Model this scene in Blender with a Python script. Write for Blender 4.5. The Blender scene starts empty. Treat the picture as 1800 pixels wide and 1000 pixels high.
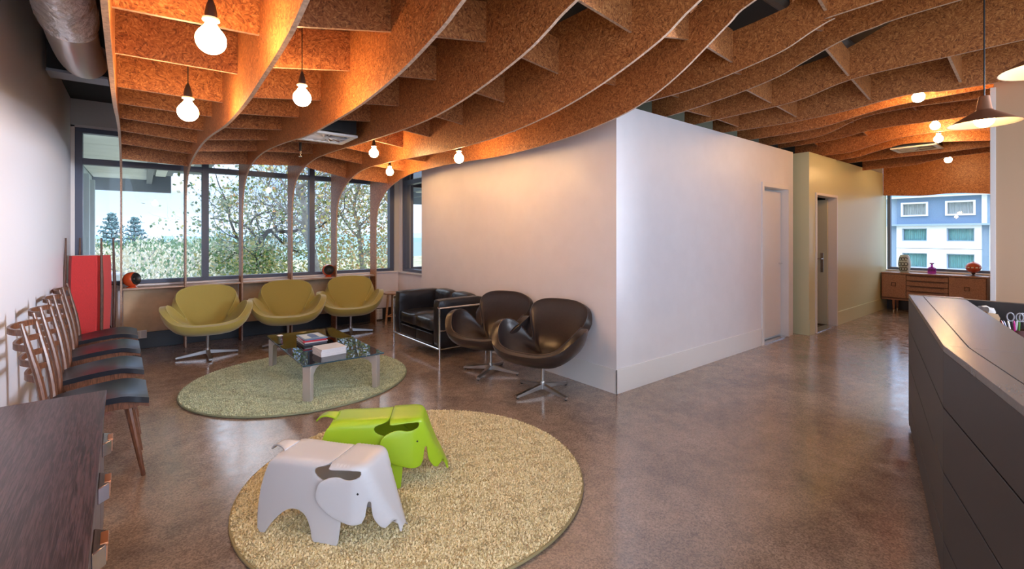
import bpy, bmesh, math, random
import numpy as np
from math import sin, cos, pi, radians, sqrt, atan2, hypot
from mathutils import Vector, Matrix, noise
from mathutils.geometry import delaunay_2d_cdt, tessellate_polygon

SC = bpy.context.scene
COL = SC.collection

# ------------------------------------------------------------------ camera
FPX, HORIZON, EYE = 811.0, 413.0, 1.4            # for an 1800 x 1000 frame
YAW = math.atan((1916 - 900) / FPX)              # X axis lies this far right of the view axis
cam_d = bpy.data.cameras.new('camera')
cam = bpy.data.objects.new('camera', cam_d)
COL.objects.link(cam)
cam.location = (0, 0, EYE)
cam.rotation_euler = (pi / 2, 0, -(pi / 2 - YAW))
cam_d.sensor_fit = 'HORIZONTAL'
cam_d.sensor_width = 36
cam_d.lens = FPX / 1800 * 36
cam_d.shift_y = -(500 - HORIZON) / 1800
cam_d.clip_start = 0.05
cam_d.clip_end = 2000
SC.camera = cam

# ------------------------------------------------------------------ world / exposure
SC.view_settings.view_transform = 'Standard'
SC.view_settings.look = 'None'
SC.view_settings.gamma = 1.0
SC.view_settings.use_curve_mapping = False
SC.view_settings.exposure = 1.05
SC.cycles.use_denoising = True
SC.cycles.max_bounces = 10
SC.cycles.diffuse_bounces = 5
SC.cycles.glossy_bounces = 4
SC.cycles.transmission_bounces = 6
SC.cycles.transparent_max_bounces = 24
SC.cycles.sample_clamp_indirect = 6.0
SC.cycles.caustics_reflective = False
SC.cycles.caustics_refractive = False

SKY = 3.6
W = bpy.data.worlds.new('overcast_sky')
SC.world = W
W.use_nodes = True
nt = W.node_tree
nt.nodes.clear()
wo = nt.nodes.new('ShaderNodeOutputWorld')
bg = nt.nodes.new('ShaderNodeBackground')
tc = nt.nodes.new('ShaderNodeTexCoord')
sx = nt.nodes.new('ShaderNodeSeparateXYZ')
rmp = nt.nodes.new('ShaderNodeValToRGB')
nt.links.new(tc.outputs['Generated'], sx.inputs[0])
nt.links.new(sx.outputs['Z'], rmp.inputs[0])
cr = rmp.color_ramp
cr.elements[0].position = 0.0
cr.elements[0].color = (0.25, 0.32, 0.41, 1)
cr.elements[1].position = 0.9
cr.elements[1].color = (0.76, 0.86, 1.0, 1)
for p_, c_ in ((0.08, (0.20, 0.28, 0.40, 1)), (0.2, (0.14, 0.23, 0.40, 1)), (0.4, (0.84, 0.91, 1.0, 1))):
    e = cr.elements.new(p_); e.color = c_
mp = nt.nodes.new('ShaderNodeMapping')
mp.inputs['Scale'].default_value = (2.2, 2.2, 9.0)
nt.links.new(tc.outputs['Generated'], mp.inputs[0])
cn = nt.nodes.new('ShaderNodeTexNoise')
cn.inputs['Scale'].default_value = 1.3
cn.inputs['Detail'].default_value = 5
nt.links.new(mp.outputs[0], cn.inputs['Vector'])
cramp = nt.nodes.new('ShaderNodeValToRGB')
cramp.color_ramp.elements[0].position = 0.44
cramp.color_ramp.elements[1].position = 0.62
nt.links.new(cn.outputs[0], cramp.inputs[0])
mixc = nt.nodes.new('ShaderNodeMix')
mixc.data_type = 'RGBA'
nt.links.new(cramp.outputs[0], mixc.inputs[0])
nt.links.new(rmp.outputs[0], mixc.inputs[6])
mixc.inputs[7].default_value = (0.34, 0.39, 0.47, 1)
nt.links.new(mixc.outputs[2], bg.inputs[0])
bg.inputs[1].default_value = SKY
nt.links.new(bg.outputs[0], wo.inputs[0])

def area_light(name, loc, target, sx_, sy_, power, col, spread=180):
    d = bpy.data.lights.new(name, 'AREA')
    d.shape = 'RECTANGLE'
    d.spread = radians(spread)
    d.size, d.size_y, d.energy, d.color = sx_, sy_, power, col
    o = bpy.data.objects.new(name, d)
    COL.objects.link(o)
    o.location = loc
    o.rotation_euler = (Vector(target) - Vector(loc)).to_track_quat('-Z', 'Y').to_euler()
    return o
# the side of the room behind the camera is left open to the sky; one unseen area light is added to brighten the left wall
area_light('added_left_wall_fill', (5.4, -1.7, 1.7), (-0.6, 4.7, 1.35), 0.9, 1.6, 22, (0.80, 0.87, 1.0), 38)

# ------------------------------------------------------------------ helpers
def pt(u, v, axis, val):
    """World point seen at photo pixel (u, v) on the plane axis = val (used to place things that were measured)."""
    r = (u - 900) / FPX
    d = Vector((cos(YAW) + sin(YAW) * r, sin(YAW) - cos(YAW) * r, -(v - HORIZON) / FPX))
    o = Vector((0, 0, EYE))
    i = 'xyz'.index(axis)
    return o + d * ((val - o[i]) / d[i])

def empty(name, loc=(0, 0, 0), rotz=0.0, label=None, cat=None, group=None, kind=None):
    o = bpy.data.objects.new(name, None)
    COL.objects.link(o)
    o.empty_display_size = 0.1
    o.location = loc
    o.rotation_euler = (0, 0, rotz)
    return tag(o, label, cat, group, kind)

def tag(o, label=None, cat=None, group=None, kind=None):
    if label: o['label'] = label
    if cat: o['category'] = cat
    if group: o['group'] = group
    if kind: o['kind'] = kind
    return o

def mesh_obj(name, me, mat, parent=None):
    o = bpy.data.objects.new(name, me)
    COL.objects.link(o)
    if mat is not None:
        for m in (mat if isinstance(mat, (list, tuple)) else [mat]):
            me.materials.append(m)
    if parent is not None: o.parent = parent
    return o

def fin(name, bm, mat, parent=None, angle=35, loc=None, kind=None, label=None, wn=True):
    me = bpy.data.meshes.new(name)
    bmesh.ops.recalc_face_normals(bm, faces=bm.faces)
    bm.to_mesh(me)
    bm.free()
    if angle:
        me.polygons.foreach_set('use_smooth', [True] * len(me.polygons))
        me.set_sharp_from_angle(angle=radians(angle))
    o = mesh_obj(name, me, mat, parent)
    if angle and wn:
        w_ = o.modifiers.new('weighted_normals', 'WEIGHTED_NORMAL'); w_.keep_sharp = True; w_.weight = 90
    if loc is not None: o.location = loc
    if kind: o['kind'] = kind
    if label: o['label'] = label
    return o

def arr_obj(name, verts, faces, mat, parent=None, smooth=False, kind=None, midx=None):
    """Fast object from numpy arrays; faces all of one size."""
    verts = np.asarray(verts, dtype=np.float32); faces = np.asarray(faces, dtype=np.int32)
    me = bpy.data.meshes.new(name)
    me.vertices.add(len(verts)); me.vertices.foreach_set('co', verts.ravel())
    k = faces.shape[1]
    me.loops.add(faces.size); me.loops.foreach_set('vertex_index', faces.ravel())
    me.polygons.add(len(faces))
    me.polygons.foreach_set('loop_start', np.arange(0, faces.size, k, dtype=np.int32))
    if smooth: me.polygons.foreach_set('use_smooth', np.ones(len(faces), dtype=bool))
    me.update(calc_edges=True)
    o = mesh_obj(name, me, mat, parent)
    if midx is not None: me.polygons.foreach_set('material_index', np.asarray(midx, dtype=np.int32))
    if kind: o['kind'] = kind
    return o

def box(bm, c, s, bev=0.0, seg=2, rot=None, taper=None):
    r = bmesh.ops.create_cube(bm, size=1.0)
    vs = r['verts']
    for v in vs:
        t = 1.0
        if taper is not None and v.co.z < 0: t = taper
        v.co = Vector((v.co.x * s[0] * t, v.co.y * s[1] * t, v.co.z * s[2]))
    if bev > 0:
        es = list({e_ for v in vs for e_ in v.link_edges})
        g = bmesh.ops.bevel(bm, geom=vs + es, offset=bev, segments=seg, profile=0.5, affect='EDGES')
        vs = list({v for f in g['faces'] for v in f.verts} | {v for v in vs if v.is_valid})
    M = Matrix.Translation(c) @ (rot if rot is not None else Matrix.Identity(4))
    for v in vs: v.co = M @ v.co
    return vs

def boxx(bm, x0, x1, y0, y1, z0, z1, bev=0.0, seg=2):
    return box(bm, ((x0 + x1) / 2, (y0 + y1) / 2, (z0 + z1) / 2), (x1 - x0, y1 - y0, z1 - z0), bev, seg)

def tube(bm, pts, rad, n=10, cap=True, sq=None):
    pts = [Vector(p) for p in pts]
    rad = rad if isinstance(rad, (list, tuple)) else [rad] * len(pts)
    rings = []
    up = Vector((0, 0, 1))
    prev = None
    for i, p in enumerate(pts):
        t = (pts[min(i + 1, len(pts) - 1)] - pts[max(i - 1, 0)]).normalized()
        if prev is None:
            a = up if abs(t.dot(up)) < 0.95 else Vector((1, 0, 0))
            nx = t.cross(a).normalized()
        else:
            nx = (prev - t * prev.dot(t)).normalized()
        prev = nx
        ny = t.cross(nx).normalized()
        sc_ = sq if sq else (1, 1)
        rings.append([bm.verts.new(p + (nx * cos(2 * pi * k / n) * sc_[0] + ny * sin(2 * pi * k / n) * sc_[1]) * rad[i]) for k in range(n)])
    for a, b in zip(rings, rings[1:]):
        for k in range(n):
            bm.faces.new((a[k], a[(k + 1) % n], b[(k + 1) % n], b[k]))
    if cap:
        bm.faces.new(rings[0][::-1]); bm.faces.new(rings[-1])
    return rings

def lathe(bm, prof, n=24, c=(0, 0, 0), M=None):
    c = Vector(c)
    rings = []
    for r, z in prof:
        if r < 1e-6:
            rings.append([bm.verts.new(Vector((0, 0, z)))])
        else:
            rings.append([bm.verts.new(Vector((r * cos(2 * pi * k / n), r * sin(2 * pi * k / n), z))) for k in range(n)])
    for a, b in zip(rings, rings[1:]):
        for k in range(n):
            k2 = (k + 1) % n
            if len(a) == 1 and len(b) == 1: continue
            if len(a) == 1: bm.faces.new((a[0], b[k], b[k2]))
            elif len(b) == 1: bm.faces.new((a[k], b[0], a[k2]))
            else: bm.faces.new((a[k], b[k], b[k2], a[k2]))
    for rg in rings:
        for v in rg:
            v.co = (M @ v.co if M else v.co) + c
    return rings

def prism(bm, poly, f0, f1):
    """poly: list of 2-tuples; f0/f1 map a 2-tuple to the two cap points."""
    a = [bm.verts.new(f0(p)) for p in poly]
    b = [bm.verts.new(f1(p)) for p in poly]
    bm.faces.new(a); bm.faces.new(b[::-1])
    n = len(poly)
    for i in range(n):
        bm.faces.new((a[i], b[i], b[(i + 1) % n], a[(i + 1) % n]))

def catmull(P, per=6, closed=False):
    P = [Vector(p) for p in P]
    n = len(P)
    out = []
    rng = range(n if closed else n - 1)
    for i in rng:
        p1, p2 = P[i], P[(i + 1) % n]
        p0 = P[(i - 1) % n] if (closed or i > 0) else p1 * 2 - p2
        p3 = P[(i + 2) % n] if (closed or i + 2 < n) else p2 * 2 - p1
        for k in range(per):
            t = k / per
            out.append(0.5 * ((2 * p1) + (p2 - p0) * t + (2 * p0 - 5 * p1 + 4 * p2 - p3) * t * t + (3 * p1 - p0 - 3 * p2 + p3) * t ** 3))
    if not closed: out.append(P[-1])
    return out

def copy_tree(o, parent=None):
    c = o.copy()
    COL.objects.link(c)
    c.parent = parent
    for ch in list(o.children): copy_tree(ch, c)
    return c

# ------------------------------------------------------------------ materials
def mat(name, col, rough=0.5, metal=0.0, spec=0.5, **k):
    m = bpy.data.materials.new(name)
    m.use_nodes = True
    N = m.node_tree.nodes; L = m.node_tree.links
    b = N['Principled BSDF']
    b.inputs['Base Color'].default_value = (*col, 1)
    b.inputs['Roughness'].default_value = rough
    b.inputs['Metallic'].default_value = metal
    b.inputs['Specular IOR Level'].default_value = spec
    if k.get('coat'):
        b.inputs['Coat Weight'].default_value = k['coat']; b.inputs['Coat Roughness'].default_value = k.get('coat_rough', 0.1)
    if k.get('sheen'):
        b.inputs['Sheen Weight'].default_value = k['sheen']
    if k.get('trans'):
        b.inputs['Transmission Weight'].default_value = k['trans']
    if k.get('emit'):
        b.inputs['Emission Color'].default_value = (*k['emit'], 1); b.inputs['Emission Strength'].default_value = k['estr']
    if k.get('var') or k.get('bump'):
        t = N.new('ShaderNodeTexCoord')
        mpn = N.new('ShaderNodeMapping'); mpn.inputs['Scale'].default_value = k.get('stretch', (1, 1, 1))
        L.new(t.outputs['Object'], mpn.inputs[0])
        n = N.new('ShaderNodeTexNoise')
        n.inputs['Scale'].default_value = k.get('scale', 20)
        n.inputs['Detail'].default_value = k.get('detail', 4)
        n.inputs['Distortion'].default_value = k.get('dist', 0.0)
        L.new(mpn.outputs[0], n.inputs['Vector'])
        if k.get('var'):
            r = N.new('ShaderNodeValToRGB')
            r.color_ramp.elements[0].position = k.get('p0', 0.3); r.color_ramp.elements[1].position = k.get('p1', 0.7)
            r.color_ramp.elements[0].color = (*[c * (1 - k['var']) for c in col], 1)
            r.color_ramp.elements[1].color = (*(k.get('col2') or [min(1, c * (1 + k['var'])) for c in col]), 1)
            L.new(n.outputs[0], r.inputs[0]); L.new(r.outputs[0], b.inputs['Base Color'])
        if k.get('bump'):
            bp = N.new('ShaderNodeBump'); bp.inputs['Strength'].default_value = k['bump']; bp.inputs['Distance'].default_value = k.get('bdist', 0.004)
            L.new(n.outputs[0], bp.inputs['Height']); L.new(bp.outputs[0], b.inputs['Normal'])
    return m

def osb_material():
    m = bpy.data.materials.new('strand_board')
    m.use_nodes = True
    N = m.node_tree.nodes; L = m.node_tree.links
    b = N['Principled BSDF']
    t = N.new('ShaderNodeTexCoord')
    s = N.new('ShaderNodeSeparateXYZ'); L.new(t.outputs['Object'], s.inputs[0])
    add = N.new('ShaderNodeMath'); add.operation = 'ADD'
    L.new(s.outputs[0], add.inputs[0]); L.new(s.outputs[1], add.inputs[1])
    cx = N.new('ShaderNodeCombineXYZ'); L.new(add.outputs[0], cx.inputs[0]); L.new(s.outputs[2], cx.inputs[1])
    # offset per object so every board is its own cut
    oi = N.new('ShaderNodeObjectInfo')
    off = N.new('ShaderNodeMath'); off.operation = 'MULTIPLY'; off.inputs[1].default_value = 37.0
    L.new(oi.outputs['Random'], off.inputs[0])
    va = N.new('ShaderNodeVectorMath'); va.operation = 'ADD'
    L.new(cx.outputs[0], va.inputs[0]); L.new(off.outputs[0], va.inputs[1])
    cols = []
    for i, (coarse, base_ang) in enumerate(((24.0, 0.0), (31.0, 1.3))):
        vc = N.new('ShaderNodeTexVoronoi'); vc.voronoi_dimensions = '2D'; vc.inputs['Scale'].default_value = coarse
        L.new(va.outputs[0], vc.inputs['Vector'])
        sep = N.new('ShaderNodeSeparateXYZ'); L.new(vc.outputs['Color'], sep.inputs[0])
        an = N.new('ShaderNodeMath'); an.operation = 'MULTIPLY_ADD'; an.inputs[1].default_value = 3.1; an.inputs[2].default_value = base_ang
        L.new(sep.outputs[0], an.inputs[0])
        rot = N.new('ShaderNodeVectorRotate'); rot.rotation_type = 'Z_AXIS'
        L.new(va.outputs[0], rot.inputs['Vector']); L.new(an.outputs[0], rot.inputs['Angle'])
        mpn = N.new('ShaderNodeMapping'); mpn.inputs['Scale'].default_value = (52, 190, 1)
        L.new(rot.outputs[0], mpn.inputs[0])
        vf = N.new('ShaderNodeTexVoronoi'); vf.voronoi_dimensions = '2D'; vf.inputs['Scale'].default_value = 1.0
        L.new(mpn.outputs[0], vf.inputs['Vector'])
        sp = N.new('ShaderNodeSeparateXYZ'); L.new(vf.outputs['Color'], sp.inputs[0])
        cols.append(sp)
    mx = N.new('ShaderNodeMath'); mx.operation = 'MULTIPLY_ADD'; mx.inputs[1].default_value = 0.5
    mm = N.new('ShaderNodeMath'); mm.operation = 'MULTIPLY'; mm.inputs[1].default_value = 0.5
    L.new(cols[1].outputs[1], mm.inputs[0])
    L.new(cols[0].outputs[0], mx.inputs[0]); L.new(mm.outputs[0], mx.inputs[2])
    r = N.new('ShaderNodeValToRGB')
    E_ = r.color_ramp.elements
    E_[0].position = 0.08; E_[0].color = (0.15, 0.048, 0.018, 1)
    E_[1].position = 0.95; E_[1].color = (0.66, 0.31, 0.115, 1)
    q = E_.new(0.35); q.color = (0.34, 0.112, 0.036, 1)
    q = E_.new(0.65); q.color = (0.46, 0.175, 0.056, 1)
    L.new(mx.outputs[0], r.inputs[0]); L.new(r.outputs[0], b.inputs['Base Color'])
    b.inputs['Roughness'].default_value = 0.42
    bp = N.new('ShaderNodeBump'); bp.inputs['Strength'].default_value = 0.25; bp.inputs['Distance'].default_value = 0.002
    L.new(mx.outputs[0], bp.inputs['Height']); L.new(bp.outputs[0], b.inputs['Normal'])
    return m

def floor_material():
    m = bpy.data.materials.new('polished_concrete')
    m.use_nodes = True
    N = m.node_tree.nodes; L = m.node_tree.links
    b = N['Principled BSDF']
    t = N.new('ShaderNodeTexCoord')
    def nz(scale, detail=4, rough=0.55):
        n = N.new('ShaderNodeTexNoise'); n.inputs['Scale'].default_value = scale; n.inputs['Detail'].default_value = detail; n.inputs['Roughness'].default_value = rough
        L.new(t.outputs['Object'], n.inputs['Vector']); return n
    big, mid = nz(1.6, 5), nz(9, 4)
    r = N.new('ShaderNodeValToRGB')
    r.color_ramp.elements[0].position = 0.3; r.color_ramp.elements[0].color = (0.19, 0.142, 0.118, 1)
    r.color_ramp.elements[1].position = 0.72; r.color_ramp.elements[1].color = (0.50, 0.375, 0.30, 1)
    ad = N.new('ShaderNodeMath'); ad.operation = 'MULTIPLY_ADD'; ad.inputs[1].default_value = 0.4
    m2 = N.new('ShaderNodeMath'); m2.operation = 'MULTIPLY'; m2.inputs[1].default_value = 0.6
    L.new(big.outputs[0], m2.inputs[0]); L.new(mid.outputs[0], ad.inputs[0]); L.new(m2.outputs[0], ad.inputs[2])
    L.new(ad.outputs[0], r.inputs[0])
    v = N.new('ShaderNodeTexVoronoi'); v.inputs['Scale'].default_value = 150
    L.new(t.outputs['Object'], v.inputs['Vector'])
    sp = N.new('ShaderNodeSeparateXYZ'); L.new(v.outputs['Color'], sp.inputs[0])
    r2 = N.new('ShaderNodeValToRGB')
    r2.color_ramp.elements[0].position = 0.0; r2.color_ramp.elements[0].color = (0.55, 0.53, 0.52, 1)
    r2.color_ramp.elements[1].position = 1.0; r2.color_ramp.elements[1].color = (1.28, 1.26, 1.24, 1)
    L.new(sp.outputs[0], r2.inputs[0])
    mu = N.new('ShaderNodeMix'); mu.data_type = 'RGBA'; mu.blend_type = 'MULTIPLY'; mu.inputs[0].default_value = 0.85
    L.new(r.outputs[0], mu.inputs[6]); L.new(r2.outputs[0], mu.inputs[7])
    L.new(mu.outputs[2], b.inputs['Base Color'])
    rr = N.new('ShaderNodeMapRange'); rr.inputs[1].default_value = 0.3; rr.inputs[2].default_value = 0.7; rr.inputs[3].default_value = 0.10; rr.inputs[4].default_value = 0.24
    L.new(mid.outputs[0], rr.inputs[0]); L.new(rr.outputs[0], b.inputs['Roughness'])
    b.inputs['IOR'].default_value = 1.75
    b.inputs['Specular IOR Level'].default_value = 0.9
    bp = N.new('ShaderNodeBump'); bp.inputs['Strength'].default_value = 0.05; bp.inputs['Distance'].default_value = 0.003
    L.new(mid.outputs[0], bp.inputs['Height']); L.new(bp.outputs[0], b.inputs['Normal'])
    return m

def pane_material(name, tint, refl=0.08):
    m = bpy.data.materials.new(name)
    m.use_nodes = True
    N = m.node_tree.nodes; L = m.node_tree.links
    N.remove(N['Principled BSDF'])
    out = N['Material Output']
    tr = N.new('ShaderNodeBsdfTransparent'); tr.inputs[0].default_value = (*tint, 1)
    gl = N.new('ShaderNodeBsdfGlossy'); gl.inputs['Roughness'].default_value = 0.02
    fr = N.new('ShaderNodeFresnel'); fr.inputs[0].default_value = 1.45
    mx = N.new('ShaderNodeMixShader')
    L.new(fr.outputs[0], mx.inputs[0]); L.new(tr.outputs[0], mx.inputs[1]); L.new(gl.outputs[0], mx.inputs[2])
    L.new(mx.outputs[0], out.inputs[0])
    return m

def wood(name, c1, c2, scale=9, stretch=(1, 1, 8), rough=0.4, bump=0.15, dist=1.5, **k):
    return mat(name, c1, rough, var=0.25, col2=c2, scale=scale, stretch=stretch, bump=bump, bdist=0.002, dist=dist, detail=5, **k)

OSB = osb_material()
FLOOR = floor_material()
EDGE = mat('raw_edge_floor_lit', (0.46, 0.31, 0.23), 0.5, var=0.3, scale=60)  # raw edge, paled further by floor light put into the colour
WHITE = mat('white_wall_paint', (0.79, 0.755, 0.775), 0.42, var=0.02, scale=6)
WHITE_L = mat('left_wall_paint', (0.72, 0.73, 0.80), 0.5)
WHITE_D = mat('white_gloss_paint', (0.80, 0.77, 0.76), 0.3)
GREY_W = mat('bulkhead_paint', (0.62, 0.60, 0.57), 0.6)
OLIVE_W = mat('olive_wall_paint', (0.66, 0.67, 0.44), 0.32)
BEIGE_W = mat('beige_wall_paint', (0.58, 0.39, 0.25), 0.5)
PANEL = mat('tan_panel', (0.60, 0.43, 0.26), 0.5, var=0.08, scale=12)
VOID = mat('dark_ceiling_paint', (0.022, 0.02, 0.02), 0.7)
STEEL_B = mat('beam_edge_paint', (0.32, 0.34, 0.4), 0.5)
FRAME = mat('window_frame_flare_tint', (0.09, 0.11, 0.17), 0.4)  # dark frames, with bluish flare haze put into the colour
SKIRT = mat('black_skirting', (0.02, 0.018, 0.02), 0.35)
PANE = pane_material('window_glass', (0.54, 0.56, 0.59))
CHROME = mat('polished_aluminium', (0.78, 0.78, 0.80), 0.18, 1.0)
BRUSHED = mat('brushed_metal', (0.50, 0.49, 0.48), 0.38, 1.0)
FOIL = mat('foil_duct', (0.88, 0.87, 0.88), 0.27, 0.6, bump=0.9, scale=22, bdist=0.02, detail=6)
BLACKP = mat('black_plastic', (0.015, 0.015, 0.016), 0.4)
WHITEP = mat('white_plastic', (0.8, 0.8, 0.8), 0.4)

# ------------------------------------------------------------------ room shell
def wall(name, bm, m, **k):
    o = fin(name, bm, m, angle=0, **k)
    o['kind'] = 'structure'
    return o

bm = bmesh.new(); boxx(bm, -0.85, 11.6, -2.6, 7.6, -0.2, 0.0); wall('floor', bm, FLOOR)
bm = bmesh.new(); boxx(bm, -1.0, 11.6, -2.6, 5.5, 3.4, 3.6); boxx(bm, -1.0, 3.5, 5.5, 7.6, 2.97, 3.6); boxx(bm, 3.5, 11.6, 5.5, 6.4, 3.4, 3.6); wall('ceiling', bm, VOID)
bm = bmesh.new(); boxx(bm, 3.52, 11.4, 6.25, 6.4, 2.58, 3.39); boxx(bm, 11.2, 11.4, 2.6, 6.25, 2.58, 3.39); wall('wall_void', bm, VOID)
# left wall runs almost square to the windows
LW = lambda y: -0.656 + (7.3 - y) * 0.006
bm = bmesh.new()
prism(bm, [(0.6, 0), (7.6, 0), (7.6, 3.4), (0.6, 3.4)], lambda p: Vector((LW(p[0]), p[0], p[1])), lambda p: Vector((LW(p[0]) - 0.15, p[0], p[1])))
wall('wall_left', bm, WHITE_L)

WY = 7.30      # inner face of the window wall
# window wall: sill wall, bulkhead, right pier
bm = bmesh.new()
boxx(bm, -0.66, 3.36, WY, WY + 0.2, 0.0, 0.775)
boxx(bm, -0.66, 3.36, WY - 0.01, WY + 0.2, 2.645, 3.4)
boxx(bm, 3.285, 3.36, WY - 0.03, WY + 0.2, 0.775, 2.645)
wall('wall_back', bm, GREY_W)
o = bpy.data.objects['wall_back']
# white lower wall right of the last rib and left of the first
bm = bmesh.new(); boxx(bm, -0.655, 3.355, WY - 0.012, WY - 0.001, 0.2, 0.775); wall('trim_lower_wall', bm, WHITE)
bm = bmesh.new(); boxx(bm, -0.655, 3.35, WY - 0.03, WY - 0.013, 0.0, 0.20, 0.003); wall('baseboard_back', bm, SKIRT)
bm = bmesh.new(); boxx(bm, -0.65, 3.36, WY - 0.05, WY + 0.04, 0.776, 0.80, 0.004); wall('trim_back_sill', bm, WHITE_D)
bm = bmesh.new(); boxx(bm, -0.655, -0.62, WY - 0.02, WY + 0.05, 0.80, 2.67, 0.002); boxx(bm, -0.655, 3.3, WY - 0.02, WY + 0.05, 2.645, 2.675, 0.002); wall('trim_back_window', bm, WHITE_D)
bm = bmesh.new(); boxx(bm, 2.865, 3.35, WY - 0.062, WY - 0.013, 0.0, 0.02); bm.free()

# right return with its own window
RX = 3.36
bm = bmesh.new()
boxx(bm, RX, RX + 0.16, 6.2, WY + 0.2, 0.0, 0.775)
boxx(bm, RX, RX + 0.16, 6.2, WY + 0.2, 2.645, 3.4)
boxx(bm, RX, RX + 0.16, 7.17, WY + 0.2, 0.775, 2.645)
wall('wall_return', bm, WHITE)
bm = bmesh.new(); boxx(bm, RX - 0.03, RX + 0.06, 6.25, WY, 0.776, 0.80, 0.004); wall('trim_return_sill', bm, WHITE_D)

# the white room and its door, drawn as one box with the door opening left out
CX, CY = 3.251, 2.60        # its near corner
HT = 2.56
DX0, DX1, DH = 6.17, 6.93, 2.02
bm = bmesh.new()
boxx(bm, CX, CX + 0.12, CY, 6.24, 0, HT)
boxx(bm, CX + 0.12, RX + 0.2, 6.12, 6.24, 0, HT)
wall('wall_white_room', bm, WHITE)
bm = bmesh.new()
boxx(bm, CX + 0.12, DX0 - 0.03, CY, CY + 0.12, 0, HT)
boxx(bm, DX1 + 0.03, 7.12, CY, CY + 0.12, 0, HT)
boxx(bm, DX0 - 0.03, DX1 + 0.03, CY, CY + 0.12, DH + 0.03, HT)
boxx(bm, 7.0, 7.12, CY + 0.12, 6.24, 0, HT)
wall('wall_corridor', bm, WHITE)
bm = bmesh.new()
boxx(bm, CX - 0.010, CX, CY - 0.010, 6.24, 0, 0.215, 0.002)
wall('baseboard_lounge', bm, WHITE_D)
bm = bmesh.new()
boxx(bm, CX - 0.010, DX0 - 0.06, CY - 0.010, CY, 0, 0.215, 0.002)
wall('baseboard_corridor', bm, WHITE_D)

def door(name, x0, x1, y, h, fw, mf, ml, panel, pm, handle=None):
    r = empty(name, ((x0 + x1) / 2, y, 0), kind='structure')
    xc = (x0 + x1) / 2
    bm = bmesh.new()
    boxx(bm, x0 - xc - fw, x0 - xc, -0.018, 0.14, 0, h + fw, 0.003)
    boxx(bm, x1 - xc, x1 - xc + fw, -0.018, 0.14, 0, h + fw, 0.003)
    boxx(bm, x0 - xc, x1 - xc, -0.018, 0.14, h, h + fw, 0.003)
    fin('door_frame', bm, mf, r)
    bm = bmesh.new(); boxx(bm, x0 - xc, x1 - xc, -0.008, 0.12, 0.0, 0.012, 0.002); fin('threshold', bm, CHROME, r)
    return r, xc
d1, xc = door('door_1', DX0, DX1, CY, DH, 0.055, WHITE_D, WHITE_D, None, None)
bm = bmesh.new()
box(bm, (0.0, 0, 0), (0.74, 0.04, 1.96), 0.003)
lf = fin('door_leaf', bm, WHITE_D, d1)
lf.location = (0.0, 0.10, 1.01)
bm = bmesh.new(); tube(bm, [(0.30, -0.02, 0.0), (0.30, -0.06, 0.0), (0.20, -0.065, 0.0)], 0.008, 8); fin('door_handle', bm, CHROME, lf)

# olive room
GX0, GX1, GY = 7.24, 11.16, 2.44
EX0, EX1, EH = 7.50, 8.32, 1.97
bm = bmesh.new()
boxx(bm, GX0, EX0 - 0.02, GY, GY + 0.12, 0, HT)
boxx(bm, EX1 + 0.02, GX1, GY, GY + 0.12, 0, HT)
boxx(bm, EX0 - 0.02, EX1 + 0.02, GY, GY + 0.12, EH + 0.02, HT)
boxx(bm, GX0, GX0 + 0.12, GY + 0.12, 4.6, 0, HT)
wall('wall_olive_room', bm, OLIVE_W)
bm = bmesh.new()
boxx(bm, GX0 - 0.004, EX0 - 0.06, GY - 0.01, GY, 0, 0.21, 0.002)
boxx(bm, EX1 + 0.06, GX1, GY - 0.01, GY, 0, 0.21, 0.002)
wall('baseboard_olive', bm, OLIVE_W)
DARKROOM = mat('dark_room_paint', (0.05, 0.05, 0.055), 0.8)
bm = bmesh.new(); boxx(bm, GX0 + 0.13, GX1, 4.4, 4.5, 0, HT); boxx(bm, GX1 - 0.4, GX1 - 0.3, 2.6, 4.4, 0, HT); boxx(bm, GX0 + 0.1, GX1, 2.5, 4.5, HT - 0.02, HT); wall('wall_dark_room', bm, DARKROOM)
bm = bmesh.new(); boxx(bm, CX + 0.1, 7.0, CY + 0.1, 6.2, HT - 0.02, HT - 0.005); wall('trim_white_room_lid', bm, VOID)
d2, xc = door('door_2', EX0, EX1, GY, EH, 0.035, WHITE_D, WHITE_D, None, None)
bm = bmesh.new(); box(bm, (0, 0, 0), (0.04, 0.76, 1.93), 0.003)
lf = fin('door_leaf', bm, mat('olive_door_edge', (0.60, 0.58, 0.42), 0.4), d2)
lf.location = (EX1 - xc - 0.05, 0.47, 0.98)
bm = bmesh.new(); boxx(bm, -0.026, -0.02, -0.33, -0.29, -0.16, 0.14, 0.002); tube(bm, [(-0.02, -0.31, 0.05), (-0.07, -0.31, 0.05), (-0.075, -0.21, 0.05)], 0.008, 8); fin('door_handle', bm, CHROME, lf)
# right wall beside the desk
BX, BY = 5.5, 0.497
bm = bmesh.new(); boxx(bm, BX, 11.2, -0.35, BY, 0, 3.4); boxx(bm, BX, BX + 0.2, -2.6, -0.35, 0, 0.7); boxx(bm, BX, BX + 0.2, -2.6, -0.35, 2.7, 3.4); wall('wall_right', bm, BEIGE_W)
bm = bmesh.new(); boxx(bm, BX - 0.012, BX + 0.03, BY - 0.012, BY + 0.02, 0, 2.62, 0.002); wall('trim_right_corner', bm, WHITE_D)

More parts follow.
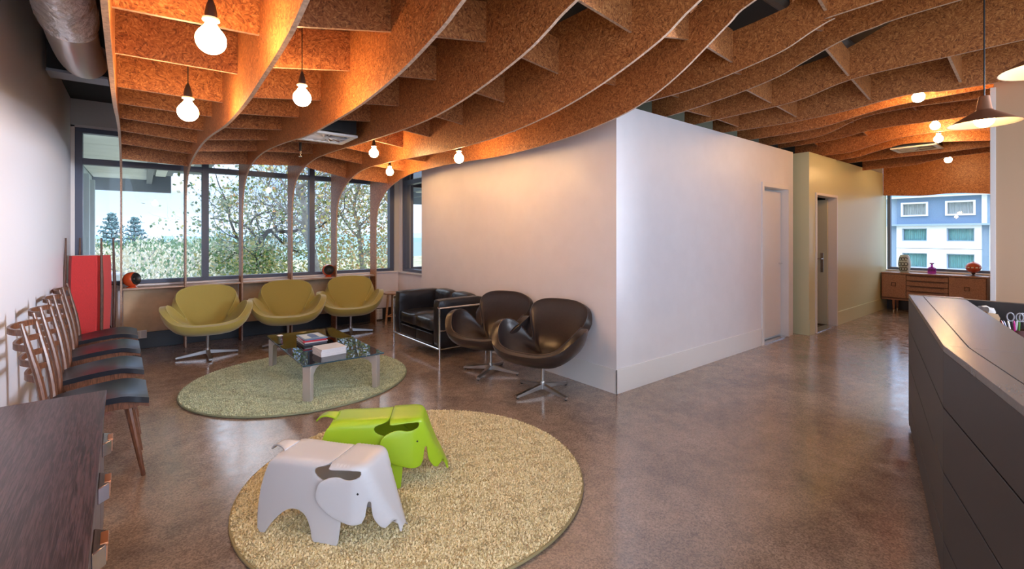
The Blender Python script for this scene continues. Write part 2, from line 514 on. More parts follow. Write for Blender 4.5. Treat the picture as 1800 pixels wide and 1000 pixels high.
# far window wall
FX = 11.17
bm = bmesh.new()
boxx(bm, FX, FX + 0.2, 0.4, GY + 0.2, 0, 0.72)
boxx(bm, FX, FX + 0.2, 0.4, GY + 0.2, 2.75, 3.4); boxx(bm, FX - 0.3, FX + 0.2, GY + 0.002, GY + 0.2, 2.562, 2.745)
wall('wall_far', bm, WHITE)
bm = bmesh.new(); boxx(bm, FX - 0.06, FX + 0.04, 0.5, GY, 0.72, 0.745, 0.004); wall('trim_far_sill', bm, WHITE_D)
bm = bmesh.new(); boxx(bm, FX - 0.03, FX - 0.001, 0.5, GY, 0.0, 0.2, 0.003); wall('baseboard_far', bm, SKIRT)

# ------------------------------------------------------------------ windows
def window(name, origin, axis, u0, u1, z0, z1, trans, mull, w=0.07, dep=0.10, sub=None):
    """Framed window: axis 'x' runs along X (pane at y=origin) or 'y'."""
    r = empty(name, (0, 0, 0), kind='structure')
    def bx(bm, a0, a1, c0, c1, d0, d1, bev=0.003):
        if axis == 'x': boxx(bm, a0, a1, origin + d0, origin + d1, c0, c1, bev)
        else: boxx(bm, origin + d0, origin + d1, a0, a1, c0, c1, bev)
    bm = bmesh.new()
    bx(bm, u0, u1, z0, z0 + 0.045, 0, dep); bx(bm, u0, u1, z1 - w * 0.8, z1, 0, dep)
    bx(bm, u0, u0 + w, z0 + 0.045, z1 - w * 0.8, 0, dep); bx(bm, u1 - w, u1, z0 + 0.045, z1 - w * 0.8, 0, dep)
    fin('window_frame', bm, FRAME, r)
    for a in mull:
        bm = bmesh.new(); bx(bm, a - 0.038, a + 0.038, z0 + 0.045, z1 - w * 0.8, -0.005, dep); fin('mullion', bm, FRAME, r)
    edges = [u0 + w] + [q for a in mull for q in (a - 0.038, a + 0.038)] + [u1 - w]
    for i in range(0, len(edges), 2):
        a, b = edges[i], edges[i + 1]
        if trans:
            bm = bmesh.new(); bx(bm, a, b, trans - 0.035, trans + 0.035, -0.002, dep); fin('transom', bm, FRAME, r)
            parts = [(z0 + 0.045, trans - 0.035), (trans + 0.035, z1 - w * 0.8)]
        else: parts = [(z0 + 0.045, z1 - w * 0.8)]
        for c0, c1 in parts:
            bm = bmesh.new()
            if axis == 'x':
                vs = [bm.verts.new((x, origin + 0.05, z)) for x, z in ((a, c0), (b, c0), (b, c1), (a, c1))]
            else:
                vs = [bm.verts.new((origin + 0.05, y, z)) for y, z in ((a, c0), (b, c0), (b, c1), (a, c1))]
            bm.faces.new(vs)
            fin('pane', bm, PANE, r, angle=0)
    return r
window('window_1', WY, 'x', -0.625, 3.285, 0.80, 2.645, 2.26, (0.638, 1.98))
window('window_2', RX + 0.02, 'y', 6.26, 7.17, 0.80, 2.645, 2.26, ())
window('window_3', FX + 0.02, 'y', 0.5, GY, 0.745, 2.75, None, (), 0.05)

# ------------------------------------------------------------------ rib ceiling
RIBS = {
1: [(-1.5, 2.75), (0.6, 2.35), (1.57, 2.13), (2.2, 2.10), (3.0, 2.11), (3.6, 2.15), (4.4, 2.24), (5.2, 2.30), (6.0, 2.29), (6.5, 2.22), (6.80, 2.10), (6.96, 1.90), (7.0, 1.6)],
2: [(-1.5, 2.75), (0.6, 2.37), (1.57, 2.15), (1.85, 2.105), (2.23, 2.085), (2.6, 2.07), (3.03, 2.075), (3.5, 2.10), (4.39, 2.18), (5.18, 2.215), (6.0, 2.205), (6.4, 2.17), (6.72, 2.08), (6.92, 1.93), (6.99, 1.75), (7.0, 1.5)],
3: [(-1.5, 2.85), (0.6, 2.6), (1.5, 2.38), (1.77, 2.3), (2.21, 2.22), (2.74, 2.18), (3.3, 2.178), (3.88, 2.19), (4.63, 2.25), (5.47, 2.295), (6.05, 2.28), (6.5, 2.21), (6.78, 2.08), (6.93, 1.9), (6.985, 1.7), (6.99, 1.5)],
4: [(-1.5, 2.95), (0.6, 2.8), (1.54, 2.53), (1.73, 2.46), (1.94, 2.39), (2.4, 2.30), (2.9, 2.25), (3.4, 2.245), (4.01, 2.265), (4.5, 2.285), (5.27, 2.32), (5.88, 2.325), (6.39, 2.27), (6.7, 2.18), (6.9, 2.02), (6.98, 1.8), (7.0, 1.5)],
5: [(-1.5, 3.0), (0.6, 2.88), (1.25, 2.61), (1.49, 2.48), (1.88, 2.35), (2.3, 2.26), (2.8, 2.205), (3.5, 2.19), (4.2, 2.21), (4.86, 2.24), (5.5, 2.26), (6.0, 2.245), (6.4, 2.17), (6.7, 2.05), (6.9, 1.90), (6.98, 1.7), (7.0, 1.5)],
6: [(-1.5, 3.0), (0.6, 2.95), (1.25, 2.8), (1.4, 2.72), (1.55, 2.62), (1.72, 2.51), (1.92, 2.41), (2.12, 2.34), (2.37, 2.29), (2.78, 2.24), (3.34, 2.21), (3.89, 2.21), (4.47, 2.235), (4.91, 2.245), (5.39, 2.245), (5.83, 2.23), (6.27, 2.16), (6.6, 2.06), (6.85, 1.90), (6.97, 1.7), (7.0, 1.5)],
7: [(-2.2, 2.8), (0.79, 2.81), (1.02, 2.79), (1.15, 2.75), (1.32, 2.68), (1.55, 2.635), (1.8, 2.60), (2.09, 2.575), (2.75, 2.57)],
8: [(-2.2, 2.88), (0.51, 2.90), (0.97, 2.88), (1.12, 2.86), (1.26, 2.82), (1.43, 2.76), (1.6, 2.70), (1.95, 2.64), (2.46, 2.59), (2.8, 2.575)],
9: [(-2.2, 2.76), (0.3, 2.73), (0.87, 2.73), (1.15, 2.725), (1.35, 2.705), (1.6, 2.645), (1.84, 2.62), (2.3, 2.61), (2.8, 2.60)],
10: [(-2.2, 2.6), (0.45, 2.61), (0.89, 2.64), (1.1, 2.64), (1.41, 2.605), (1.73, 2.585), (2.12, 2.58), (2.8, 2.60)],
11: [(0.5, 2.71), (0.83, 2.71), (1.1, 2.705), (1.33, 2.69), (1.55, 2.655), (1.8, 2.61), (2.04, 2.59), (2.8, 2.585)],
12: [(0.5, 2.75), (1.06, 2.785), (1.35, 2.785), (1.55, 2.775), (1.73, 2.74), (1.93, 2.66), (2.15, 2.61), (2.8, 2.59)],
13: [(0.5, 2.72), (1.1, 2.715), (1.51, 2.725), (1.8, 2.705), (2.11, 2.66), (2.8, 2.64)],
14: [(0.5, 2.61), (0.73, 2.63), (1.08, 2.68), (1.35, 2.685), (1.64, 2.66), (1.9, 2.605), (2.17, 2.555), (2.8, 2.56)],
15: [(0.5, 2.57), (0.78, 2.59), (1.17, 2.64), (1.58, 2.68), (1.77, 2.655), (1.99, 2.61), (2.22, 2.56), (2.8, 2.55)],
16: [(0.5, 2.61), (0.84, 2.60), (1.3, 2.585), (1.8, 2.58), (2.2, 2.575), (2.43, 2.57), (2.8, 2.56)],
17: [(0.5, 2.60), (0.9, 2.60), (1.34, 2.585), (1.6, 2.545), (1.79, 2.515), (2.42, 2.50)],
18: [(0.5, 2.04), (0.95, 2.07), (1.34, 2.115), (1.6, 2.12), (1.9, 2.105), (2.435, 2.145)],
}
RIBX = lambda k: 10.92 if k == 18 else -0.204 + 0.6115 * (k - 1)
def rib_x(k, y):
    return RIBX(k) + (0.0215 * (7.0 - y) if k == 1 else 0.0)
def low(k, y):
    P = RIBS[k]
    if y <= P[0][0]: return P[0][1]
    for (a, b), (c, d) in zip(P, P[1:]):
        if a <= y <= c: return b + (d - b) * (y - a) / max(1e-6, c - a)
    return P[-1][1]
def top(k, y):
    if k <= 6: return max(2.86, low(k, y) + 0.32)
    if k == 18: return 3.0
    return 2.93 + 0.5 * (low(k, y) - 2.62) + (min(0.35, max(0, 1.3 - y) * 0.4) if k <= 10 else 0)
canopy = empty('rib_canopy', (1.5, 4.0, 0), label='egg-crate ceiling canopy of wavy brown strand board ribs curving down to the windows', cat='ceiling canopy')
CO = Vector((1.5, 4.0, 0))
TH = 0.018
for k in RIBS:
    P = [Vector((a, b, 0)) for a, b in RIBS[k]]
    C = [(p.x, p.y) for p in catmull(P, 4)]
    if k <= 6:
        C += [(7.0, 0.0), (7.22, 0.0), (7.22, 2.0), (7.22, 2.5), (7.15, 2.75), (7.0, 2.86)]
    ys = [i * 0.15 for i in range(int(7.0 / 0.15), int(C[0][0] / 0.15) - 1, -1)] if k <= 6 else None
    if k <= 6: T = [(y, top(k, y)) for y in ys if C[0][0] < y < 6.95] + [(C[0][0], top(k, C[0][0]))]
    else:
        y1, y0 = C[-1][0], C[0][0]
        n = max(6, int((y1 - y0) / 0.12))
        T = [(y1 + (y0 - y1) * i / n, top(k, y1 + (y0 - y1) * i / n)) for i in range(n + 1)]
    bm = bmesh.new()
    poly = C + T
    va = [bm.verts.new(Vector((rib_x(k, p[0]) - TH / 2, p[0], p[1])) - CO) for p in poly]
    vb = [bm.verts.new(Vector((rib_x(k, p[0]) + TH / 2, p[0], p[1])) - CO) for p in poly]
    for t in tessellate_polygon([[Vector((p[0], p[1], 0)) for p in poly]]):
        bm.faces.new([va[i] for i in t]); bm.faces.new([vb[i] for i in t][::-1])
    for i in range(len(poly)):
        j = (i + 1) % len(poly)
        bm.faces.new((va[i], vb[i], vb[j], va[j])).material_index = 1
    fin('rib', bm, [OSB, EDGE], canopy, angle=0)
def cross(ka, kb, y, lift_a, lift_b, dep):
    xa, xb = rib_x(ka, y) + TH / 2, rib_x(kb, y) - TH / 2
    za, zb = low(ka, y) + lift_a, low(kb, y) + lift_b
    bm = bmesh.new()
    poly = [(xa, za), (xb, zb), (xb, zb + dep), (xa, za + dep)]
    prism(bm, poly, lambda p: Vector((p[0], y - TH / 2, p[1])) - CO, lambda p: Vector((p[0], y + TH / 2, p[1])) - CO)
    for f in bm.faces:
        f.normal_update()
        if abs(f.normal.z) > 0.7: f.material_index = 1
    fin('cross_board', bm, [OSB, EDGE], canopy, angle=0)
for k in range(1, 6):
    for j in range(-1, 9):
        y = 1.68 + 0.61 * j
        lift = {-1: 0.05, 0: 0.17, 1: 0.25, 2: 0.25, 3: 0.2, 4: 0.17, 5: 0.13, 6: 0.10, 7: 0.08, 8: 0.10}[j]
        if k == 1: cross(k, k + 1, y, lift - 0.10 + 0.004 * j, lift - 0.055 + 0.004 * j, 0.215)
        else: cross(k, k + 1, y, lift, lift, 0.24)
for y in (1.07, 1.68, 2.29): cross(6, 7, y, 0.2, 0.08, 0.24)
for k in range(7, 17):
    for y in {8: (1.28, 1.90, 2.5), 9: (0.67, 1.28, 1.90, 2.5)}.get(k, (1.28, 1.90, 2.5)):
        l = 0.04 if k in (8, 9) else 0.15
        cross(k, k + 1, y, l, l, 0.2)

# dark services in the ceiling void
bm = bmesh.new(); boxx(bm, -0.62, 3.2, 5.3, 5.46, 2.76, 3.36); o = wall('trim_void_beam', bm, VOID)
bm = bmesh.new(); boxx(bm, -0.62, -0.24, 5.27, 5.50, 2.735, 2.758, 0.002); wall('trim_void_beam_flange', bm, STEEL_B)
for i, (y, z, r_) in enumerate(((1.35, 3.05, 0.06), (3.35, 3.1, 0.05), (4.3, 3.15, 0.04))):
    bm = bmesh.new(); tube(bm, [(-0.5, y, z), (1.5, y + 0.05, z), (3.6, y, z), (8.0, y, z + 0.05)] if y < 2.5 else [(-0.5, y, z), (1.5, y + 0.05, z), (3.2, y, z)], r_, 10)
    tag(fin('service_pipe', bm, mat('service_pipe_paint', (0.10, 0.09, 0.085), 0.5), None),
        ('dark services pipe above the hanging bulb nearest the camera', 'dark services pipe above the boards past the nearest two bulbs', 'thin dark services pipe above the boards, deepest into the room')[i], 'pipe')

# foil duct beside the first rib
DP = catmull([(-0.40, 2.4, 3.05), (-0.385, 3.1, 2.92), (-0.37, 3.75, 2.79), (-0.362, 4.2, 2.70), (-0.352, 4.6, 2.69), (-0.345, 4.9, 2.76), (-0.34, 5.05, 2.9), (-0.34, 5.06, 3.2)], 10)
duct = empty('foil_duct', (-0.36, 3.7, 2.8), label='silver crinkled foil air duct running above the left wall', cat='duct')
HOSE = mat('foil_hose', (0.80, 0.76, 0.74), 0.3, 0.7)
def duct_part(name, pts, r0, r1, amp, ringed, n=36):
    bm = bmesh.new()
    q = catmull(pts, 2 if ringed else 5)
    rg = tube(bm, q, [r0 + (r1 - r0) * i / (len(q) - 1) for i in range(len(q))], n)
    for i, ring in enumerate(rg):
        c = q[i]
        for v in ring:
            d = (v.co - c)
            if ringed: s = 1 + (0.035 if i % 2 else -0.035) + 0.015 * noise.noise(v.co * 14)
            else: s = 1 + amp * noise.noise(v.co * 7) + amp * 0.6 * noise.noise(v.co * 21)
            v.co = c + d * s - Vector((-0.36, 3.7, 2.8))
    fin(name, bm, HOSE if ringed else FOIL, duct, angle=80)
duct_part('foil_sleeve', DP[:26], 0.15, 0.145, 0.10, False)
duct_part('flexible_hose', DP[25:60], 0.128, 0.115, 0.03, True)

# ------------------------------------------------------------------ bulbs
BULB = mat('opal_bulb_glass', (1, 0.9, 0.75), 0.3, emit=(1.0, 0.58, 0.24), estr=95.0)
BULB2 = mat('opal_bulb_dim', (1, 0.9, 0.75), 0.3, emit=(1.0, 0.62, 0.30), estr=16.0)
HOLDER = mat('lamp_holder', (0.03, 0.022, 0.018), 0.4)
RING = mat('lamp_ring', (0.9, 0.75, 0.55), 0.3)
def bulb_lamp(loc, ztop, label, scale=1.0):
    r = empty('bulb_pendant', loc, label=label, cat='pendant bulb', group='bare bulbs hung in the ribs')
    s = scale
    bm = bmesh.new()
    prof = [(0, -0.0475)] + [(0.0475 * sin(a), -0.0475 * cos(a)) for a in [pi * i / 14 for i in range(1, 11)]] + [(0.024, 0.046), (0.016, 0.06), (0.0145, 0.075), (0, 0.075)]
    lathe(bm, [(a * s, b * s) for a, b in prof], 24); fin('bulb', bm, BULB, r, angle=60)
    bm = bmesh.new(); lathe(bm, [(0, 0.068), (0.027, 0.069), (0.027, 0.076), (0, 0.077)], 20); fin('shade_ring', bm, RING, r)
    bm = bmesh.new(); lathe(bm, [(0, 0.076), (0.019, 0.077), (0.0195, 0.095), (0.015, 0.12), (0.008, 0.14), (0.004, 0.15), (0, 0.15)], 16); fin('lamp_holder', bm, HOLDER, r)
    bm = bmesh.new(); tube(bm, [(0, 0, 0.148), (0, 0, ztop - loc[2])], 0.0028, 6); fin('cord', bm, BLACKP, r)
    return r
BL = [((0.185, 1.93, 2.085), 'bare globe bulb nearest the camera, hung between the first two ribs'),
      ((0.18, 2.93, 2.04), 'bare globe bulb second along between the first two ribs at left'),
      ((0.70, 2.78, 2.175), 'bare globe bulb hung between the second and third ribs'),
      ((1.90, 4.72, 2.265), 'bare globe bulb hung before the windows, just above another bulb'),
      ((2.50, 5.68, 2.22), 'bare globe bulb hung lowest before the right end of the windows'),
      ((2.46, 3.93, 2.165), 'bare globe bulb glowing against the white lounge wall'),
      ((5.60, 0.99, 2.675), 'globe bulb just under the ribs, topmost left of the cone lamps'),
      ((7.42, 1.16, 2.71), 'globe bulb under the far ribs, left beside the cone lamp rim'),
      ((8.02, 1.22, 2.64), 'globe bulb below the cone lamp rim, hung beside the far diffuser'),
      ((9.95, 1.40, 2.59), 'globe bulb nearest the far window')]
for loc, lab in BL:
    bulb_lamp(loc, 3.38 if loc[0] < 3 else 2.98, lab)

def cone_lamp(loc, label, rad=0.165):
    r = empty('cone_pendant', loc, label=label, cat='pendant lamp', group='cone pendants over the desk')
    cop = mat('copper_shade', (0.42, 0.20, 0.12), 0.35, 0.6)
    bm = bmesh.new()
    k = rad / 0.165
    prof = [(0.165 * k, 0.0), (0.160 * k, 0.004), (0.045, 0.075), (0.036, 0.085), (0.024, 0.165), (0, 0.168)]
    lathe(bm, prof, 40); fin('lamp_shade', bm, cop, r)
    bm = bmesh.new(); lathe(bm, [(0.163 * k, 0.0005), (0.156 * k, 0.002), (0.045, 0.068), (0, 0.07)], 40); fin('shade_lining', bm, mat('cream_enamel', (0.85, 0.75, 0.55), 0.4), r)
    bm = bmesh.new(); lathe(bm, [(0, -0.022)] + [(0.046 * sin(a), 0.024 - 0.046 * cos(a)) for a in [pi * i / 12 for i in range(1, 12)]] + [(0, 0.07)], 24)
    fin('bulb', bm, BULB2, r, angle=60)
    bm = bmesh.new(); tube(bm, [(0, 0, 0.166), (0, 0, 3.3 - loc[2])], 0.004, 8); fin('cord', bm, BLACKP, r)
cone_lamp((3.93, 0.395, 2.065), 'copper cone pendant lamp over the dark desk, the farther of the two')
cone_lamp((2.92, 0.09, 2.085), 'copper cone pendant lamp cut by the photo edge, nearer over the desk')

# ceiling diffusers and sprinkler
def diffuser(loc, label, s=0.5, rz=0):
    r = empty('air_diffuser', loc, rz, label=label, cat='air vent')
    bm = bmesh.new(); h = s / 2
    for (a, b, c, d) in ((-h, h, -h, -h + 0.05), (-h, h, h - 0.05, h), (-h, -h + 0.05, -h + 0.05, h - 0.05), (h - 0.05, h, -h + 0.05, h - 0.05)): boxx(bm, a, b, c, d, 0, 0.02, 0.002)
    fin('vent_frame', bm, WHITEP, r)
    for i in range(16):
        a = 2 * pi * i / 16
        bm = bmesh.new(); box(bm, (0, 0, 0), (h * 0.72, 0.035, 0.003), rot=Matrix.Rotation(a, 4, 'Z') @ Matrix.Translation((h * 0.48, 0, 0.012)) @ Matrix.Rotation(0.5, 4, 'X'))
        fin('blade', bm, WHITEP, r)
    bm = bmesh.new(); lathe(bm, [(0, 0.004), (0.03, 0.005), (0.03, 0.015), (0, 0.016)], 16); fin('hub', bm, WHITEP, r)
    bm = bmesh.new(); boxx(bm, -h + 0.01, h - 0.01, -h + 0.01, h - 0.01, 0.035, 0.27); fin('plenum_box', bm, BLACKP, r)
diffuser((1.33, 4.45, 2.30), 'white square swirl air diffuser between the ribs before the windows', 0.44)
diffuser((8.67, 1.55, 2.63), 'white square air diffuser under the far ribs by the corridor window', 0.5)
r = empty('sprinkler', (1.33, 5.35, 2.25), label='small dark sprinkler head hanging before the windows', cat='sprinkler')
bm = bmesh.new(); tube(bm, [(0, 0, 0.06), (0, 0, 0.68)], 0.014, 8); fin('pipe', bm, BLACKP, r)
bm = bmesh.new(); lathe(bm, [(0, 0.0), (0.02, 0.001), (0.02, 0.004), (0.006, 0.006), (0.006, 0.03), (0.013, 0.035), (0.013, 0.06), (0, 0.062)], 12); fin('head', bm, CHROME, r)

# shelf boards and panels between the rib feet
for k in range(1, 6):
    x0, x1 = RIBX(k) + 0.012, RIBX(k + 1) - 0.012
    bm = bmesh.new(); boxx(bm, x0, x1, 7.02, WY - 0.052, 0.755, 0.775, 0.002); tag(fin('window_shelf', bm, wood('shelf_board', (0.52, 0.36, 0.27), (0.62, 0.45, 0.35), 6, (1, 8, 8)) if k == 1 else bpy.data.materials['shelf_board'], None),
        'narrow window shelf board ' + ('under the orange ball speaker at left', 'behind the leftmost olive chair', 'behind the middle olive chair', 'under the orange speaker by the middle ribs', 'behind the rightmost olive chair, beside the white sill')[k - 1], 'shelf', 'shelf boards between the rib feet')
    bm = bmesh.new(); boxx(bm, x0, x1, WY - 0.030, WY - 0.0135, 0.202, 0.754, 0.001)
    o = fin('trim_%d' % k, bm, PANEL, None); o['kind'] = 'structure'

# ------------------------------------------------------------------ rugs
rng = np.random.default_rng(5)
def rug(loc, R, c1, c2, label, ntuft):
    r = empty('round_rug', (*loc, 0), label=label, cat='rug')
    base = mat('rug_backing', [c * 0.72 for c in c1], 0.9)
    bm = bmesh.new()
    lathe(bm, [(0, 0.0), (R - 0.004, 0.0), (R, 0.004), (R, 0.012), (R - 0.006, 0.016), (0, 0.016)], 128)
    fin('rug_base', bm, base, r)
    bm = bmesh.new(); 
    tube(bm, [(R * cos(a), R * sin(a), 0.010) for a in [2 * pi * i / 128 for i in range(129)]], 0.007, 8, cap=False)
    fin('rug_binding', bm, mat('rug_edge', [c * 0.5 for c in c1], 0.9), r)
    # shag pile: short curled blades, three tones
    a = rng.uniform(0, 2 * pi, ntuft); q = np.sqrt(rng.uniform(0, 1, ntuft)) * (R - 0.006)
    x, y = q * np.cos(a), q * np.sin(a)
    # tufts lean together in patches
    ph = np.sin(x * 37 + 1.3 * np.sin(y * 29)) * 1.2 + np.sin(y * 41 + x * 14) * 1.2
    ang = ph + rng.normal(0, 1.8, ntuft)
    L_ = rng.uniform(0.008, 0.017, ntuft)
    dx, dy = np.cos(ang) * L_ * 0.75, np.sin(ang) * L_ * 0.75
    wv = rng.uniform(0.0022, 0.0042, ntuft)
    px, py = -np.sin(ang) * wv, np.cos(ang) * wv
    h = L_ * rng.uniform(0.45, 0.9, ntuft)
    z0 = np.full(ntuft, 0.012)
    V = np.empty((ntuft, 5, 3), dtype=np.float32)
    V[:, 0] = np.c_[x - px, y - py, z0]; V[:, 1] = np.c_[x + px, y + py, z0]
    V[:, 2] = np.c_[x + dx * 0.45 + px, y + dy * 0.45 + py, z0 + h * 0.8]; V[:, 3] = np.c_[x + dx * 0.45 - px, y + dy * 0.45 - py, z0 + h * 0.8]
    V[:, 4] = np.c_[x + dx, y + dy, z0 + h]
    b = np.arange(ntuft)[:, None] * 5
    F = np.concatenate([b + np.array([[0, 1, 2]]), b + np.array([[0, 2, 3]]), b + np.array([[3, 2, 4]])], axis=1).reshape(-1, 3)
    mi = np.repeat(rng.integers(0, 3, ntuft), 3)
    ms = [mat('pile_a', c1, 0.9, sheen=0.3), mat('pile_b', c2, 0.9, sheen=0.3), mat('pile_c', [(u + v) / 2 for u, v in zip(c1, c2)], 0.9, sheen=0.3)]
    arr_obj('rug_pile', V.reshape(-1, 3), F, ms, r, kind='stuff', midx=mi)
rug((1.21, 4.79), 0.985, (0.50, 0.57, 0.38), (0.74, 0.80, 0.58), 'round sage green shag rug under the glass coffee table', 110000)
rug((1.26, 2.45), 0.945, (0.70, 0.56, 0.28), (0.95, 0.82, 0.52), 'round golden beige shag rug under the elephant stools', 150000)

# ------------------------------------------------------------------ elephants
def saddle(name, poly, i0, i1, hw, rad, strip_z, mt, parent, thick=0.009, res=0.018):
    """A sheet folded over a ridge: poly is the side outline in (x, z); its vertices i0..i1 run along the ridge."""
    # densify the outline
    n = len(poly); P = []; rid = []
    for i in range(n):
        a, b = Vector(poly[i]), Vector(poly[(i + 1) % n])
        m = max(1, int((b - a).length / res))
        for k in range(m):
            P.append(a + (b - a) * k / m)
            if i0 <= i < i1: rid.append(len(P) - 1)
    # index of final ridge vertex
    rid.append((rid[-1] + 1) % len(P))
    ridge = [P[i] for i in rid]
    def rho(p):
        best = 9
        for a, b in zip(ridge, ridge[1:]):
            ab = b - a; t = max(0, min(1, (p - a).dot(ab) / max(1e-9, ab.length_squared)))
            best = min(best, (p - (a + ab * t)).length)
        return best
    def inside(p):
        c = False; j = len(P) - 1
        for i in range(len(P)):
            if (P[i].y > p.y) != (P[j].y > p.y) and p.x < (P[j].x - P[i].x) * (p.y - P[i].y) / (P[j].y - P[i].y) + P[i].x: c = not c
            j = i
        return c
    xs = [p.x for p in P]; zs = [p.y for p in P]
    inner = []
    x = min(xs) + res / 2; row = 0
    z = min(zs) + res / 2
    while z < max(zs):
        x = min(xs) + (res / 2 if row % 2 else res)
        while x < max(xs):
            q = Vector((x, z))
            if inside(q) and min((q - p).length for p in P) > res * 0.55: inner.append(q)
            x += res
        z += res * 0.87; row += 1
    # extra rows of points close to the ridge keep the fold round
    for d in (rad * 0.15, rad * 0.42, rad * 0.8):
        for a, b in zip(ridge, ridge[1:]):
            t = (b - a).normalized(); nrm = Vector((t.y, -t.x)); q = (a + b) / 2 + nrm * d
            if inside(q) and min((q - p).length for p in P) > res * 0.12:
                inner = [w for w in inner if (w - q).length > res * 0.3]; inner.append(q)
    pts = P + inner
    edges = [(i, (i + 1) % len(P)) for i in range(len(P))]
    vo, eo, fo, ov, oe, of = delaunay_2d_cdt(pts, edges, [], 1, 1e-6)
    bm = bmesh.new()
    R_ = {}; Lv = {}
    def shift(p):
        r_ = rho(p)
        d = 0.0 if r_ >= rad else rad - sqrt(max(0, rad * rad - (rad - r_) ** 2))
        return hw(p.x, p.y, r_) - d
    S = [shift(p) for p in vo]
    vr = [bm.verts.new((p.x, -s, p.y)) for p, s in zip(vo, S)]
    vl = [bm.verts.new((p.x, s, p.y)) for p, s in zip(vo, S)]
    for f in fo:
        c = sum((vo[i] for i in f), Vector((0, 0))) / len(f)
        if not inside(c): continue
        bm.faces.new([vr[i] for i in f]); bm.faces.new([vl[i] for i in f][::-1])
    # ridge strip
    back = {}
    for new, olds in enumerate(ov):
        for o_ in olds: back[o_] = new
    ridn = [back[i] for i in rid]
    K = 5
    rows = []
    for i in ridn:
        s = S[i]; row_ = [vr[i]]
        for k in range(1, K):
            row_.append(bm.verts.new((vo[i].x, -s + 2 * s * k / K, vo[i].y)))
        row_.append(vl[i]); rows.append(row_)
    for a, b in zip(rows, rows[1:]):
        for k in range(K): bm.faces.new((a[k], a[k + 1], b[k + 1], b[k]))
    loose = [v for v in bm.verts if not v.link_faces]
    bmesh.ops.delete(bm, geom=loose, context='VERTS')
    o = fin(name, bm, mt, parent, angle=50, wn=False)
    sm = o.modifiers.new('thickness', 'SOLIDIFY'); sm.thickness = thick; sm.offset = -1; sm.use_even_offset = False
    bv = o.modifiers.new('edge', 'BEVEL'); bv.width = 0.003; bv.segments = 2; bv.limit_method = 'ANGLE'; bv.angle_limit = radians(60)
    return o

def curve2(P, per=5):
    return [(v.x, v.y) for v in catmull([Vector((a, b, 0)) for a, b in P], per)]

